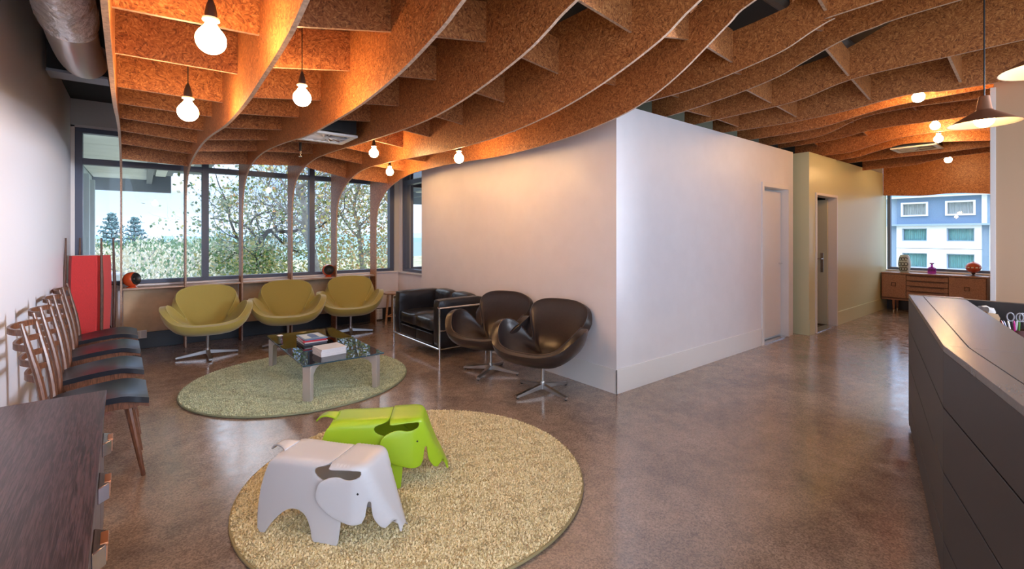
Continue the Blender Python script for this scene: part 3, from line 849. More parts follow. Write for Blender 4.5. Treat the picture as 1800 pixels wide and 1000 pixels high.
H_E = 0.415
def elephant(name, loc, rot, col, label, sc_):
    r = empty('elephant_stool', (*loc, 0.022), rot, label=label, cat='stool', group=None)
    m = mat(name, col, 0.32, bump=0.04, scale=260, bdist=0.001)
    r.scale = sc_
    # body, clockwise from the rear end of the ridge
    ridge = [(-0.315, H_E - 0.006), (-0.27, H_E), (-0.10, H_E - 0.002), (0.03, H_E)]
    front = curve2([(0.03, H_E), (0.0, H_E - 0.018), (-0.05, H_E - 0.035), (-0.058, H_E - 0.06), (-0.03, H_E - 0.085), (0.04, H_E - 0.11), (0.10, H_E - 0.16), (0.118, 0.22), (0.112, 0.10), (0.105, 0.012)], 5)
    foot_f = [(0.098, 0.0), (-0.035, 0.0)]
    arch = curve2([(-0.045, 0.012), (-0.062, 0.07), (-0.095, 0.125), (-0.15, 0.15), (-0.215, 0.135), (-0.285, 0.07), (-0.325, 0.012)], 5)
    foot_r = [(-0.332, 0.0), (-0.362, 0.0)]
    rear = curve2([(-0.378, 0.02), (-0.385, 0.12), (-0.375, 0.25), (-0.345, 0.36), (-0.322, H_E - 0.02)], 5)
    poly = ridge + front[1:] + foot_f + arch + foot_r + rear
    hwb = lambda x, z, r_: 0.150 + 0.055 * max(0, (H_E - z)) / H_E + 0.012 * max(0, -x - 0.1)
    saddle('body', poly, 0, 3, hwb, 0.045, None, m, r)
    # tail
    bm = bmesh.new()
    tp = curve2([(-0.30, H_E + 0.001), (-0.335, H_E + 0.010), (-0.375, H_E + 0.012), (-0.41, H_E - 0.004), (-0.432, H_E - 0.028)], 5)
    rows = []
    for i, (x, z) in enumerate(tp):
        w = 0.075 - 0.058 * (i / (len(tp) - 1)) ** 0.7
        rows.append([bm.verts.new((x, w * k / 3, z)) for k in range(-3, 4)])
    for a, b in zip(rows, rows[1:]):
        for k in range(6): bm.faces.new((a[k], a[k + 1], b[k + 1], b[k]))
    o = fin('tail', bm, m, r, angle=60, wn=False); q = o.modifiers.new('thickness', 'SOLIDIFY'); q.thickness = 0.009; q.offset = -1
    # head
    z = H_E
    ridge = [(0.033, z)] + curve2([(0.06, z + 0.0005), (0.14, z + 0.002), (0.20, z + 0.002), (0.228, z - 0.012), (0.245, z - 0.045), (0.29, 0.25), (0.345, 0.14), (0.388, 0.055)], 4)
    trunk = [(0.389, 0.042), (0.382, 0.040), (0.372, 0.075), (0.352, 0.098), (0.335, 0.085)] 
    mouth = curve2([(0.322, 0.072), (0.30, 0.085), (0.272, 0.135), (0.262, 0.185), (0.258, 0.222), (0.246, 0.225), (0.240, 0.19), (0.236, 0.15)], 4)
    ear = curve2([(0.222, 0.118), (0.19, 0.112), (0.13, 0.125), (0.06, 0.155), (0.0, 0.205), (-0.022, 0.255), (-0.008, 0.315), (0.035, 0.345), (0.09, 0.356), (0.14, 0.346), (0.185, 0.352), (0.205, 0.362)], 5)
    hole = curve2([(0.212, 0.375), (0.205, 0.392), (0.16, 0.396), (0.10, 0.392), (0.05, 0.388), (0.03, 0.396)], 4)
    poly = ridge + trunk + mouth + ear + hole[:-1]
    def hwh(x, zz, r_):
        # tapers to the trunk tip; the ears flare out behind
        f = max(0.0, min(1.0, (x - 0.17) / 0.21))
        w = 0.155 - 0.118 * f ** 1.15
        flare = max(0.0, 0.17 - x) * 0.14 * min(1, max(0, (z - zz) / 0.1))
        return w + 0.012 + flare + (0.035 * max(0, z - zz) / z) * (1 - f)
    ih = len(ridge) - 1
    saddle('head', poly, 0, ih, hwh, 0.034, None, m, r)
    eye = mat('eye_dot', (0.02, 0.02, 0.02), 0.5)
    for s in (-1, 1):
        bm = bmesh.new(); lathe(bm, [(0, 0), (0.006, 0.0), (0.005, 0.003), (0, 0.004)], 10, M=Matrix.Rotation(-s * pi / 2, 4, 'X')); fin('eye', bm, eye, r, loc=(0.20, s * (hwh(0.20, 0.275, 1) + 0.0005), 0.275))
    return r
elephant('pale_grey_plastic', (0.735, 2.245), radians(-53), (0.60, 0.59, 0.62), 'pale grey plastic elephant stool in front of the green one on the beige rug', (0.88, 0.74, 0.82))
elephant('lime_plastic', (1.095, 2.525), radians(-31), (0.34, 0.52, 0.02), 'lime green plastic elephant stool behind the grey one on the beige rug', (0.90, 0.78, 0.86))

# ------------------------------------------------------------------ swivel shell chairs
BASEM = mat('satin_aluminium', (0.46, 0.44, 0.43), 0.30, 1.0)
def shell_chair(name, loc, rot, m, piping, label, group, spin=0.0):
    r = empty('swivel_chair', (*loc, 0), rot, label=label, cat='armchair', group=group)
    half = [(0.325, 0.0, 0.412), (0.315, 0.15, 0.418), (0.278, 0.27, 0.450), (0.205, 0.345, 0.525), (0.115, 0.385, 0.590), (0.015, 0.380, 0.615),
            (-0.065, 0.338, 0.585), (-0.115, 0.275, 0.505), (-0.140, 0.215, 0.432), (-0.180, 0.215, 0.455), (-0.230, 0.268, 0.550), (-0.275, 0.302, 0.645), (-0.310, 0.280, 0.728), (-0.332, 0.175, 0.778), (-0.340, 0.0, 0.790)]
    mid = [(0.315, 0, 0.315), (0.305, 0.15, 0.315), (0.27, 0.265, 0.315), (0.20, 0.33, 0.32), (0.115, 0.365, 0.335), (0.015, 0.365, 0.345), (-0.055, 0.325, 0.345), (-0.095, 0.255, 0.33), (-0.130, 0.185, 0.32),
           (-0.180, 0.175, 0.33), (-0.215, 0.185, 0.35), (-0.230, 0.18, 0.36), (-0.235, 0.15, 0.36), (-0.235, 0.08, 0.36), (-0.235, 0.0, 0.36)]
    fullr = half + [(x, -y, z) for x, y, z in half[-2:0:-1]]
    fullm = mid + [(x, -y, z) for x, y, z in mid[-2:0:-1]]
    R_ = catmull(fullr, 4, closed=True); Mm = catmull(fullm, 4, closed=True)
    c = Vector((0.0, 0, 0.330))
    bm = bmesh.new()
    T = [0.12, 0.25, 0.4, 0.52, 0.64, 0.75, 0.85, 0.93, 1.0]
    cv = bm.verts.new(c)
    rows = []
    for t in T:
        rows.append([bm.verts.new(c * (1 - t) ** 2 + q * (2 * t * (1 - t)) + p * t * t) for p, q in zip(R_, Mm)])
    n = len(R_)
    for k in range(n): bm.faces.new((cv, rows[0][k], rows[0][(k + 1) % n]))
    for a, b in zip(rows, rows[1:]):
        for k in range(n): bm.faces.new((a[k], b[k], b[(k + 1) % n], a[(k + 1) % n]))
    bmesh.ops.recalc_face_normals(bm, faces=bm.faces)
    # normals towards the sitter
    bm.normal_update()
    if cv.normal.z < 0: bmesh.ops.reverse_faces(bm, faces=bm.faces)
    me = bpy.data.meshes.new('shell'); bm.to_mesh(me); bm.free()
    me.polygons.foreach_set('use_smooth', [True] * len(me.polygons))
    o = mesh_obj('shell', me, m, r)
    s = o.modifiers.new('padding', 'SOLIDIFY'); s.thickness = 0.062; s.offset = -1.0; s.use_even_offset = False
    b = o.modifiers.new('round', 'BEVEL'); b.width = 0.027; b.segments = 4; b.limit_method = 'ANGLE'; b.angle_limit = radians(50)
    bm = bmesh.new(); tube(bm, [p + Vector((0, 0, 0.001)) for p in R_] + [R_[0] + Vector((0, 0, 0.001))], 0.0045, 6, cap=False); fin('piping', bm, piping, r)
    bm = bmesh.new(); tube(bm, [(0, 0, 0.06), (0, 0, 0.275)], 0.0165, 16); lathe(bm, [(0, 0.258), (0.06, 0.259), (0.06, 0.266), (0, 0.268)], 20); lathe(bm, [(0, 0.03), (0.028, 0.03), (0.028, 0.085), (0.018, 0.10), (0, 0.10)], 20); fin('column', bm, BASEM, r)
    for i in range(4):
        a = spin - rot + pi / 2 * i
        bm = bmesh.new()
        x1 = 0.305
        poly = [(0.015, 0.034), (x1, 0.012), (x1, 0.030), (0.015, 0.075)]
        prism(bm, poly, lambda p: Vector((p[0], -0.019 + 0.004 * p[0], p[1])), lambda p: Vector((p[0], 0.019 - 0.004 * p[0], p[1])))
        bmesh.ops.bevel(bm, geom=bm.verts[:] + bm.edges[:], offset=0.004, segments=2, affect='EDGES')
        bmesh.ops.rotate(bm, verts=bm.verts, cent=(0, 0, 0), matrix=Matrix.Rotation(a, 3, 'Z'))
        lg = fin('leg', bm, BASEM, r)
        bm = bmesh.new(); lathe(bm, [(0, 0), (0.011, 0), (0.011, 0.013), (0, 0.013)], 10, c=(0.29 * cos(a), 0.29 * sin(a), 0)); fin('foot', bm, BLACKP, lg)
    return r
OLIVE = mat('olive_wool', (0.37, 0.29, 0.06), 0.75, var=0.10, scale=350, bump=0.25, bdist=0.001, sheen=0.35)
OLIVE_P = mat('olive_piping', (0.44, 0.37, 0.09), 0.7, sheen=0.3)
LEATH = mat('brown_black_leather', (0.030, 0.020, 0.018), 0.30, var=0.15, scale=60, bump=0.12, bdist=0.001)
LEATH_P = mat('leather_piping', (0.06, 0.042, 0.038), 0.30)
shell_chair('olive', (0.58, 6.37), radians(-93), OLIVE, OLIVE_P, 'olive fabric swivel chair at left, below the window by the orange ball speaker', 'olive swivel chairs')
shell_chair('olive', (1.45, 6.43), radians(-100), OLIVE, OLIVE_P, 'middle olive fabric swivel chair, behind the glass coffee table', 'olive swivel chairs', radians(5))
shell_chair('olive', (2.305, 6.575), radians(-108), OLIVE, OLIVE_P, 'olive fabric swivel chair at right, beside the black sofa', 'olive swivel chairs', radians(-14))
shell_chair('leather', (2.785, 3.05), radians(197), LEATH, LEATH_P, 'dark brown leather swivel chair nearest the white wall corner', 'leather swivel chairs')
shell_chair('leather', (2.77, 3.82), radians(203), LEATH, LEATH_P, 'dark brown leather swivel chair between the black sofa and its twin', 'leather swivel chairs', radians(30))

# ------------------------------------------------------------------ sofa
BLEATH = mat('black_leather', (0.016, 0.016, 0.020), 0.28, bump=0.35, scale=9, bdist=0.02, detail=6, dist=0.6)
sofa = empty('leather_sofa', (2.90, 5.14, 0), pi, label='black leather two-seat sofa with chrome tube frame against the white wall', cat='sofa')
# local frame: x forward (towards the room), y along the sofa
SW, SDp = 1.20, 0.66
def cushion(name, c, s, bev=0.035, puff=0.012, m=BLEATH):
    bm = bmesh.new()
    r_ = bmesh.ops.create_cube(bm, size=1)
    bmesh.ops.subdivide_edges(bm, edges=bm.edges[:], cuts=7, use_grid_fill=True)
    for v in bm.verts:
        p = Vector((v.co.x * 2, v.co.y * 2, v.co.z * 2))
        h = [s[0] / 2, s[1] / 2, s[2] / 2]
        q = Vector((p.x * h[0], p.y * h[1], p.z * h[2]))
        # rounded box
        inn = Vector([max(-h[i] + bev, min(h[i] - bev, q[i])) for i in range(3)])
        d = q - inn
        if d.length > 1e-6:
            d = d.normalized() * bev
        q = inn + d
        for i in range(3):
            j, k = (i + 1) % 3, (i + 2) % 3
            if abs(p[i]) > 0.99:
                q[i] += (1 if p[i] > 0 else -1) * puff * (1 - p[j] ** 2) * (1 - p[k] ** 2)
        q += Vector((0, 0, 1)) * 0.004 * noise.noise(q * 12)
        v.co = q + Vector(c)
    o = fin(name, bm, m, sofa, angle=70)
    return o
hw = SW / 2
for s in (-1, 1):
    cushion('arm_cushion', (0.0, s * (hw - 0.085), 0.395), (SDp - 0.04, 0.15, 0.54), 0.03, 0.006)
    cushion('seat_cushion', (0.06, s * (hw - 0.165) / 2, 0.355), (0.50, hw - 0.172, 0.15), 0.03, 0.018)
    cushion('back_cushion', (-0.255, s * (hw - 0.165) / 2, 0.50), (0.14, hw - 0.172, 0.33), 0.035, 0.02)
    cushion('base_cushion', (0.04, s * (hw - 0.165) / 2, 0.20), (0.54, hw - 0.170, 0.145), 0.018, 0.004)
TR = 0.0125
fr = bmesh.new()
for s in (-1, 1):
    y = s * (hw + 0.002)
    for x in (0.315, -0.315):
        lg = bmesh.new(); tube(lg, [(x, y, 0.0), (x, y, 0.575)], TR, 12); fin('leg', lg, CHROME, sofa)
    tube(fr, [(0.315, y, 0.575), (-0.315, y, 0.575)], TR, 12)
    for z in (0.115, 0.32): tube(fr, [(0.315, y, z), (-0.315, y, z)], 0.008, 10)
    tube(fr, [(0.315, y, 0.575), (0.315, y - s * 0.03, 0.585)], TR, 10)
for z in (0.115,):
    tube(fr, [(0.315, -hw, z), (0.315, hw, z)], 0.012, 10)
for z in (0.115, 0.32, 0.575): tube(fr, [(-0.315, -hw, z), (-0.315, hw, z)], 0.01, 10)
for y in (-0.3, 0, 0.3): tube(fr, [(0.315, y, 0.115), (-0.315, y, 0.115)], 0.007, 8)
fin('tube_frame', fr, CHROME, sofa)

# ------------------------------------------------------------------ coffee table
TX0, TX1, TY0, TY1, TZ = 1.02, 1.71, 4.015, 5.47, 0.330
tab = empty('coffee_table', ((TX0 + TX1) / 2, (TY0 + TY1) / 2, 0.012), label='low rectangular glass coffee table with grey angled metal legs on the sage rug', cat='coffee table')
TGLASS = bpy.data.materials.new('table_glass'); TGLASS.use_nodes = True
N = TGLASS.node_tree.nodes; L = TGLASS.node_tree.links; N.remove(N['Principled BSDF'])
tr = N.new('ShaderNodeBsdfTransparent'); tr.inputs[0].default_value = (0.93, 0.97, 0.98, 1)
gl = N.new('ShaderNodeBsdfGlossy'); gl.inputs['Roughness'].default_value = 0.01
lw = N.new('ShaderNodeFresnel'); lw.inputs[0].default_value = 1.62
mx = N.new('ShaderNodeMixShader'); L.new(lw.outputs[0], mx.inputs[0]); L.new(tr.outputs[0], mx.inputs[1]); L.new(gl.outputs[0], mx.inputs[2]); L.new(mx.outputs[0], N['Material Output'].inputs[0])
tw, tl = TX1 - TX0, TY1 - TY0
bm = bmesh.new(); box(bm, (0, 0, TZ - 0.012 - 0.006), (tw, tl, 0.012), 0.002, 2); fin('glass_top', bm, TGLASS, tab)
bm = bmesh.new()
e0 = 0.0005
for (a, b, c, d) in ((-tw / 2 - e0, tw / 2 + e0, -tl / 2 - 0.002, -tl / 2 - e0), (-tw / 2 - e0, tw / 2 + e0, tl / 2 + e0, tl / 2 + 0.002), (-tw / 2 - 0.002, -tw / 2 - e0, -tl / 2, tl / 2), (tw / 2 + e0, tw / 2 + 0.002, -tl / 2, tl / 2)):
    boxx(bm, a, b, c, d, TZ - 0.023, TZ - 0.013)
fin('glass_edge', bm, mat('glass_edge', (0.02, 0.06, 0.09), 0.15), tab)
LEGM = mat('satin_grey_metal', (0.58, 0.56, 0.545), 0.38, 0.5)
for sx_ in (-1, 1):
    for sy_ in (-1, 1):
        a = atan2(-sy_ * 0.7, -sx_ * 0.7)
        bm = bmesh.new()
        zt = TZ - 0.026
        poly = [(0.0, 0), (0.045, 0), (0.045, zt - 0.085), (0.085, zt - 0.045), (0.20, zt - 0.022), (0.20, zt), (0.02, zt), (0.0, zt - 0.022)]
        prism(bm, poly, lambda p: Vector((p[0], -0.036, p[1])), lambda p: Vector((p[0], 0.036, p[1])))
        bmesh.ops.bevel(bm, geom=bm.edges[:], offset=0.002, segments=1, affect='EDGES')
        bmesh.ops.rotate(bm, verts=bm.verts, cent=(0, 0, 0), matrix=Matrix.Rotation(a, 3, 'Z'))
        bmesh.ops.translate(bm, verts=bm.verts, vec=(sx_ * (tw / 2 - 0.035), sy_ * (tl / 2 - 0.04), 0))
        fin('leg', bm, LEGM, tab)
bm = bmesh.new()
for s in (-1, 1):
    tube(bm, [(-tw / 2 + 0.17 , s * (tl / 2 - 0.17), TZ - 0.038), (0, 0, TZ - 0.038), (tw / 2 - 0.17, -s * (tl / 2 - 0.17), TZ - 0.038)], 0.011, 8)
fin('cross_brace', bm, LEGM, tab)

def book(loc, s, rot, cover, page, label, group, title=None):
    r = empty('book', loc, rot, label=label, cat='book', group=group)
    w, l, h = s
    bm = bmesh.new(); t = 0.0022
    boxx(bm, -w / 2, w / 2, -l / 2, l / 2, 0, t, 0.0005, 1); boxx(bm, -w / 2, w / 2, -l / 2, l / 2, h - t, h, 0.0005, 1); boxx(bm, -w / 2, w / 2, -l / 2, -l / 2 + t, t, h - t)
    fin('cover', bm, cover, r)
    bm = bmesh.new(); boxx(bm, -w / 2 + 0.003, w / 2 - 0.003, -l / 2 + t, l / 2 - 0.003, t, h - t); fin('pages', bm, page, r)
    return r
PAGE = mat('page_edges', (0.72, 0.68, 0.66), 0.7, var=0.12, scale=400, stretch=(0.05, 0.05, 3))
DKBLUE = mat('cover_blue', (0.10, 0.20, 0.36), 0.3)
RED_C = mat('cover_red', (0.50, 0.03, 0.05), 0.35)
DARK_C = mat('cover_dark', (0.05, 0.055, 0.08), 0.35)
PALE_C = mat('cover_pale', (0.62, 0.60, 0.62), 0.4)
z = TZ + 0.0005
bk = [(0.020, DARK_C, 'dark magazine at the bottom of the stack topped by the blue photo book'), (0.010, PALE_C, 'thin pale magazine low in the stack topped by the blue photo book'),
      (0.016, RED_C, 'red book second from top of the stack with the blue photo book'), (0.011, DKBLUE, 'blue photo book on top of the taller rear stack on the table')]
c = pt(548, 592, 'z', 0.38)
for i, (h, m_, lab) in enumerate(bk):
    b = book((c.x + 0.004 * sin(i * 3), c.y + 0.004 * cos(i * 2), z), (0.215, 0.285, h), radians(3 * sin(i * 2.4)), m_, PAGE, lab, 'books on the coffee table'); z += h + 0.0004
bm = bmesh.new(); boxx(bm, -0.095, 0.095, -0.10, 0.12, h, h + 0.0006); fin('cover_photo', bm, mat('cover_photo', (0.62, 0.66, 0.68), 0.35), b)
bm = bmesh.new(); boxx(bm, -0.03, 0.045, -0.095, 0.06, h + 0.0006, h + 0.0010); prism(bm, [(-0.03, 0.06), (0.045, 0.06), (0.03, 0.10), (-0.012, 0.10)], lambda p: Vector((p[0], p[1], h + 0.0006)), lambda p: Vector((p[0], p[1], h + 0.001))); fin('cover_figure', bm, mat('cover_figure', (0.03, 0.07, 0.26), 0.35), b)
bm = bmesh.new(); rr = random.Random(3)
c = pt(579, 610, 'z', 0.385)
z = TZ + 0.0005
ord_ = ('bottom', 'second from bottom', 'middle', 'second from top', 'top')
for i in range(5):
    h = 0.0125
    b = book((c.x + rr.uniform(-.003, .003), c.y + rr.uniform(-.003, .003), z), (0.225, 0.205, h), radians(rr.uniform(-1.5, 1.5) + 6), PALE_C, PAGE, ('pale booklet at the %s of the neat white stack on the table' % ord_[i]), 'booklets on the coffee table'); z += h + 0.0003
bm.free()
c = pt(492, 596, 'z', 0.34)
r = empty('glass_block', (c.x, c.y, TZ + 0.0005), 0.3, label='small clear glass block near the rear left corner of the coffee table', cat='ornament')
bm = bmesh.new(); box(bm, (0, 0, 0.022), (0.04, 0.04, 0.044), 0.005, 2); fin('block', bm, TGLASS, r)
bm = bmesh.new(); box(bm, (0, 0, 0.047), (0.046, 0.046, 0.006), 0.002, 1); fin('lid', bm, WHITEP, r)

# ------------------------------------------------------------------ ladder-back dining chairs
TEAK = wood('dark_teak', (0.085, 0.032, 0.018), (0.19, 0.078, 0.042), 14, (6, 6, 1), 0.35)
SEATL = mat('blue_black_leatherette', (0.012, 0.013, 0.019), 0.30, bump=0.1, scale=160, bdist=0.001)
def dining_chair():
    r = empty('dining_chair', (0, 0, 0), label='x', cat='chair', group='ladder-back chairs along the left wall')
    # local: x forward, y sideways; origin under seat middle
    bm = bmesh.new()
    nx, ny = 14, 10
    def seat_z(u, v):      # u 0 rear .. 1 front ; v -1..1
        return 0.435 + 0.035 * sin(min(1, u / 0.75) * pi / 2) - 0.055 * max(0, u - 0.72) ** 1.5 / 0.28 ** 1.5 * 0.6 + 0.012 * v * v - 0.01 * (1 - v * v) * sin(pi * u)
    def seat_xy(u, v):
        w = 0.195 + 0.035 * u
        if u > 0.9: w *= 1 - 1.2 * (u - 0.9) ** 1.2
        return (-0.205 + 0.43 * u, v * w)
    G = {}
    for lay, dz in (('t', 0.0), ('b', -0.032)):
        for i in range(nx + 1):
            for j in range(-ny // 2, ny // 2 + 1):
                u, v = i / nx, j / (ny / 2)
                x, y = seat_xy(u, v); s = 1.0
                G[lay, i, j] = bm.verts.new((x, y, seat_z(u, v) + dz))
    hj = ny // 2
    for i in range(nx):
        for j in range(-hj, hj):
            bm.faces.new((G['t', i, j], G['t', i + 1, j], G['t', i + 1, j + 1], G['t', i, j + 1]))
            bm.faces.new((G['b', i, j], G['b', i, j + 1], G['b', i + 1, j + 1], G['b', i + 1, j]))
        for j, sg in ((-hj, 1), (hj, -1)):
            f = (G['t', i, j], G['b', i, j], G['b', i + 1, j], G['t', i + 1, j]); bm.faces.new(f if sg > 0 else f[::-1])
    for j in range(-hj, hj):
        bm.faces.new((G['t', nx, j], G['b', nx, j], G['b', nx, j + 1], G['t', nx, j + 1])); bm.faces.new((G['t', 0, j + 1], G['b', 0, j + 1], G['b', 0, j], G['t', 0, j]))
    es = [e_ for e_ in bm.edges if e_.calc_face_angle(0) > 1.0]
    bmesh.ops.bevel(bm, geom=es, offset=0.013, segments=3, affect='EDGES')
    fin('seat_pad', bm, SEATL, r, angle=60)
    # shaped plywood rail under the pad
    bm = bmesh.new()
    for s in (-1, 1):
        top_ = [(seat_xy(u, 0.93 * s)[0], seat_z(u, 1) - 0.033) for u in [i / 10 for i in range(0, 11)]]
        poly = top_ + [(x, z - (0.042 if x < 0.15 else 0.02)) for x, z in top_[::-1]]
        prism(bm, poly, lambda p: Vector((p[0], s * (0.17 + 0.075 * (p[0] + 0.2)) - 0.011, p[1])), lambda p: Vector((p[0], s * (0.17 + 0.075 * (p[0] + 0.2)) + 0.011, p[1])))
    boxx(bm, 0.15, 0.175, -0.19, 0.19, 0.385, 0.43, 0.004); boxx(bm, -0.20, -0.175, -0.17, 0.17, 0.36, 0.40, 0.004)
    fin('seat_rail', bm, TEAK, r)
    for s in (-1, 1):
        bm = bmesh.new(); tube(bm, [(0.13, s * 0.165, 0.42), (0.20, s * 0.205, 0.0)], [0.022, 0.011], 10); fin('leg', bm, TEAK, r)
        # rear leg and post in one curve
        bm = bmesh.new()
        pp = catmull([(-0.30, s * 0.19, 0.0), (-0.235, s * 0.195, 0.22), (-0.205, s * 0.20, 0.42), (-0.225, s * 0.205, 0.62), (-0.265, s * 0.215, 0.82), (-0.29, s * 0.22, 0.945)], 4)
        n_ = len(pp)
        tube(bm, pp, [0.012 + 0.012 * sin(pi * min(1, i / (n_ - 1) * 1.05)) for i in range(n_)], 10, sq=(1.15, 0.75)); fin('back_post', bm, TEAK, r)
    for i in range(4):
        z = 0.895 - 0.085 * i
        xp = -0.278 + 0.021 * i
        bm = bmesh.new()
        arc = [Vector((xp - 0.08 * (1 - (abs(t) ** 2.6)), t * 0.212, z)) for t in [k / 10 for k in range(-10, 11)]]
        th, hh = 0.006, 0.016
        ra = []
        for k, p in enumerate(arc):
            t = (arc[min(k + 1, 20)] - arc[max(k - 1, 0)]).normalized(); nn = Vector((t.y, -t.x, 0))
            ra.append([bm.verts.new(p + nn * a * th + Vector((0, 0, b * hh))) for a, b in ((-1, -1), (1, -1), (1, 1), (-1, 1))])
        for a, b in zip(ra, ra[1:]):
            for k in range(4): bm.faces.new((a[k], a[(k + 1) % 4], b[(k + 1) % 4], b[k]))
        bm.faces.new(ra[0]); bm.faces.new(ra[-1][::-1])
        fin('back_slat', bm, TEAK, r, angle=40)
    return r
dc = dining_chair()
for i, y in enumerate((3.645, 4.37, 5.12, 5.83)):
    o = dc if i == 0 else copy_tree(dc)
    o.location = (-0.207 - 0.03 * (y - 3.64), y, 0); o.rotation_euler = (0, 0, radians(1.8))
    o['label'] = ('ladder-back teak chair nearest the dark cabinet, dark seat', 'ladder-back teak chair second from the dark cabinet', 'ladder-back teak chair second from the red floor lamp', 'ladder-back teak chair beside the red floor lamp')[i]

# ------------------------------------------------------------------ red floor lamp
fl = empty('floor_lamp', (-0.45, 6.74, 0), radians(-17), label='tall red fabric floor lamp with dark wooden uprights in the window corner', cat='floor lamp')
REDF = mat('red_fabric', (0.62, 0.035, 0.035), 0.8, var=0.1, scale=300, stretch=(1, 1, 0.2), sheen=0.3)
bm = bmesh.new()
sec = []
for z, w in ((0.22, 0.125), (0.45, 0.137), (0.8, 0.146), (1.1, 0.142), (1.18, 0.138)):
    sec.append([bm.verts.new((w * x, w * y, z)) for x, y in ((-1, -0.72), (-0.72, -1), (0.72, -1), (1, -0.72), (1, 0.72), (0.72, 1), (-0.72, 1), (-1, 0.72))])
for a, b in zip(sec, sec[1:]):
    for k in range(8): bm.faces.new((a[k], a[(k + 1) % 8], b[(k + 1) % 8], b[k]))
bm.faces.new(sec[0][::-1]); bm.faces.new(sec[-1])
fin('lamp_shade', bm, REDF, fl)
DW = wood('lamp_walnut', (0.07, 0.03, 0.02), (0.14, 0.065, 0.04), 16, (6, 6, 1), 0.4)
for x, y in ((-0.15, -0.15), (0.15, -0.15), (0.15, 0.15), (-0.15, 0.15)):
    bm = bmesh.new()
    tube(bm, catmull([(x * 1.12, y * 1.12, 0.0), (x * 1.0, y * 1.0, 0.3), (x * 1.04, y * 1.04, 0.8), (x * 1.0, y * 1.0, 1.1), (x * 0.98, y * 0.98, 1.37)], 4), [0.010] + [0.015] * 10 + [0.013, 0.012, 0.011, 0.010, 0.009, 0.008], 8)
    fin('upright', bm, DW, fl)

# ------------------------------------------------------------------ ball speakers
ORANGE = mat('orange_gloss', (0.66, 0.10, 0.03), 0.25, coat=0.4)
def speaker(loc, rot, label):
    r = empty('ball_speaker', loc, rot, label=label, cat='speaker', group='orange speakers on the window shelf')
    R_ = 0.088
    bm = bmesh.new()
    Mx = Matrix.Translation((0, 0, 0.098)) @ Matrix.Rotation(radians(-8), 4, 'Y') @ Matrix.Rotation(pi / 2, 4, 'Y')
    prof = [(0, -R_)] + [(R_ * sin(a), -R_ * cos(a)) for a in [pi * i / 20 for i in range(1, 14)]]
    lathe(bm, prof + [(0.070, 0.050), (0.060, 0.030), (0, 0.020)], 32, M=Mx); fin('cabinet', bm, ORANGE, r, angle=40)
    bm = bmesh.new(); lathe(bm, [(0.073, 0.045), (0.072, 0.054), (0.066, 0.056), (0.06, 0.05), (0.035, 0.035), (0.02, 0.035), (0.0, 0.05)], 32, M=Mx); fin('driver_cone', bm, BLACKP, r)
    bm = bmesh.new(); lathe(bm, [(0, 0), (0.055, 0), (0.05, 0.006), (0.03, 0.016), (0, 0.018)], 20); fin('base_ring', bm, ORANGE, r)
speaker((-0.11, 7.115, 0.775), radians(-36), 'orange ball speaker at left, beside the first rib and red floor lamp')
c = pt(577, 490, 'y', 7.12)
speaker((c.x, 7.12, 0.775), radians(-95), 'orange ball speaker above the rightmost olive chair, by the middle window post')
bm = bmesh.new()
cp = catmull([(-0.20, 7.13, 0.80), (-0.25, 7.15, 0.815), (-0.30, 7.20, 0.81), (-0.37, 7.235, 0.74), (-0.40, 7.26, 0.62), (-0.395, 7.265, 0.5), (-0.34, 7.262, 0.38), (-0.30, 7.26, 0.28), (-0.29, 7.25, 0.12), (-0.28, 7.2, 0.006)], 6)
tube(bm, cp, 0.0045, 6); tag(fin('speaker_cable', bm, BLACKP), 'black speaker cable hanging down the wall beside the red floor lamp', 'cable')

# outlets
def outlet(c, w, h, n, label):
    r = empty('wall_outlet', c, label=label, cat='outlet')
    bm = bmesh.new(); boxx(bm, -w / 2, w / 2, -0.008, 0, 0, h, 0.003); fin('face_plate', bm, WHITEP, r)
    for i in range(n[0]):
        for j in range(n[1]):
            bm = bmesh.new(); ww, hh = w / n[0], h / n[1]
            boxx(bm, -w / 2 + ww * (i + 0.12), -w / 2 + ww * (i + 0.88), -0.012, -0.0082, hh * (j + 0.12), hh * (j + 0.88), 0.002); fin('socket', bm, mat('socket_plastic', (0.66, 0.66, 0.68), 0.4) if 'socket_plastic' not in bpy.data.materials else bpy.data.materials['socket_plastic'], r)
outlet((-0.03, WY - 0.031, 0.13), 0.12, 0.10, (2, 1), 'white wall outlet in the black skirting behind the dining chair seats')
outlet((3.00, WY - 0.031, 0.02), 0.14, 0.17, (2, 3), 'white outlet cluster in the skirting beside the small wooden stool')

# wooden side stool
st = empty('side_stool', (3.08, 6.86, 0), label='small pale wooden side stool in the corner behind the sofa', cat='stool')
SW_ = wood('oiled_beech', (0.42, 0.22, 0.12), (0.52, 0.30, 0.17), 12, (1, 1, 6), 0.45)
bm = bmesh.new(); lathe(bm, [(0, 0.475), (0.155, 0.475), (0.165, 0.482), (0.165, 0.492), (0.16, 0.497), (0, 0.498)], 32); fin('seat', bm, SW_, st)
for i in range(3):
    a = 2 * pi * i / 3 + pi + 0.25
    bm = bmesh.new(); tube(bm, [(0.10 * cos(a), 0.10 * sin(a), 0.475), (0.145 * cos(a), 0.145 * sin(a), 0)], [0.019, 0.016], 10); fin('leg', bm, SW_, st)
bm = bmesh.new()
for i in range(3):
    a = 2 * pi * i / 3 + pi + 0.25; b = a + 2 * pi / 3; q = 0.132
    tube(bm, [(q * cos(a), q * sin(a), 0.13), (q * cos(b), q * sin(b), 0.13)], 0.009, 8)
fin('stretcher', bm, SW_, st)

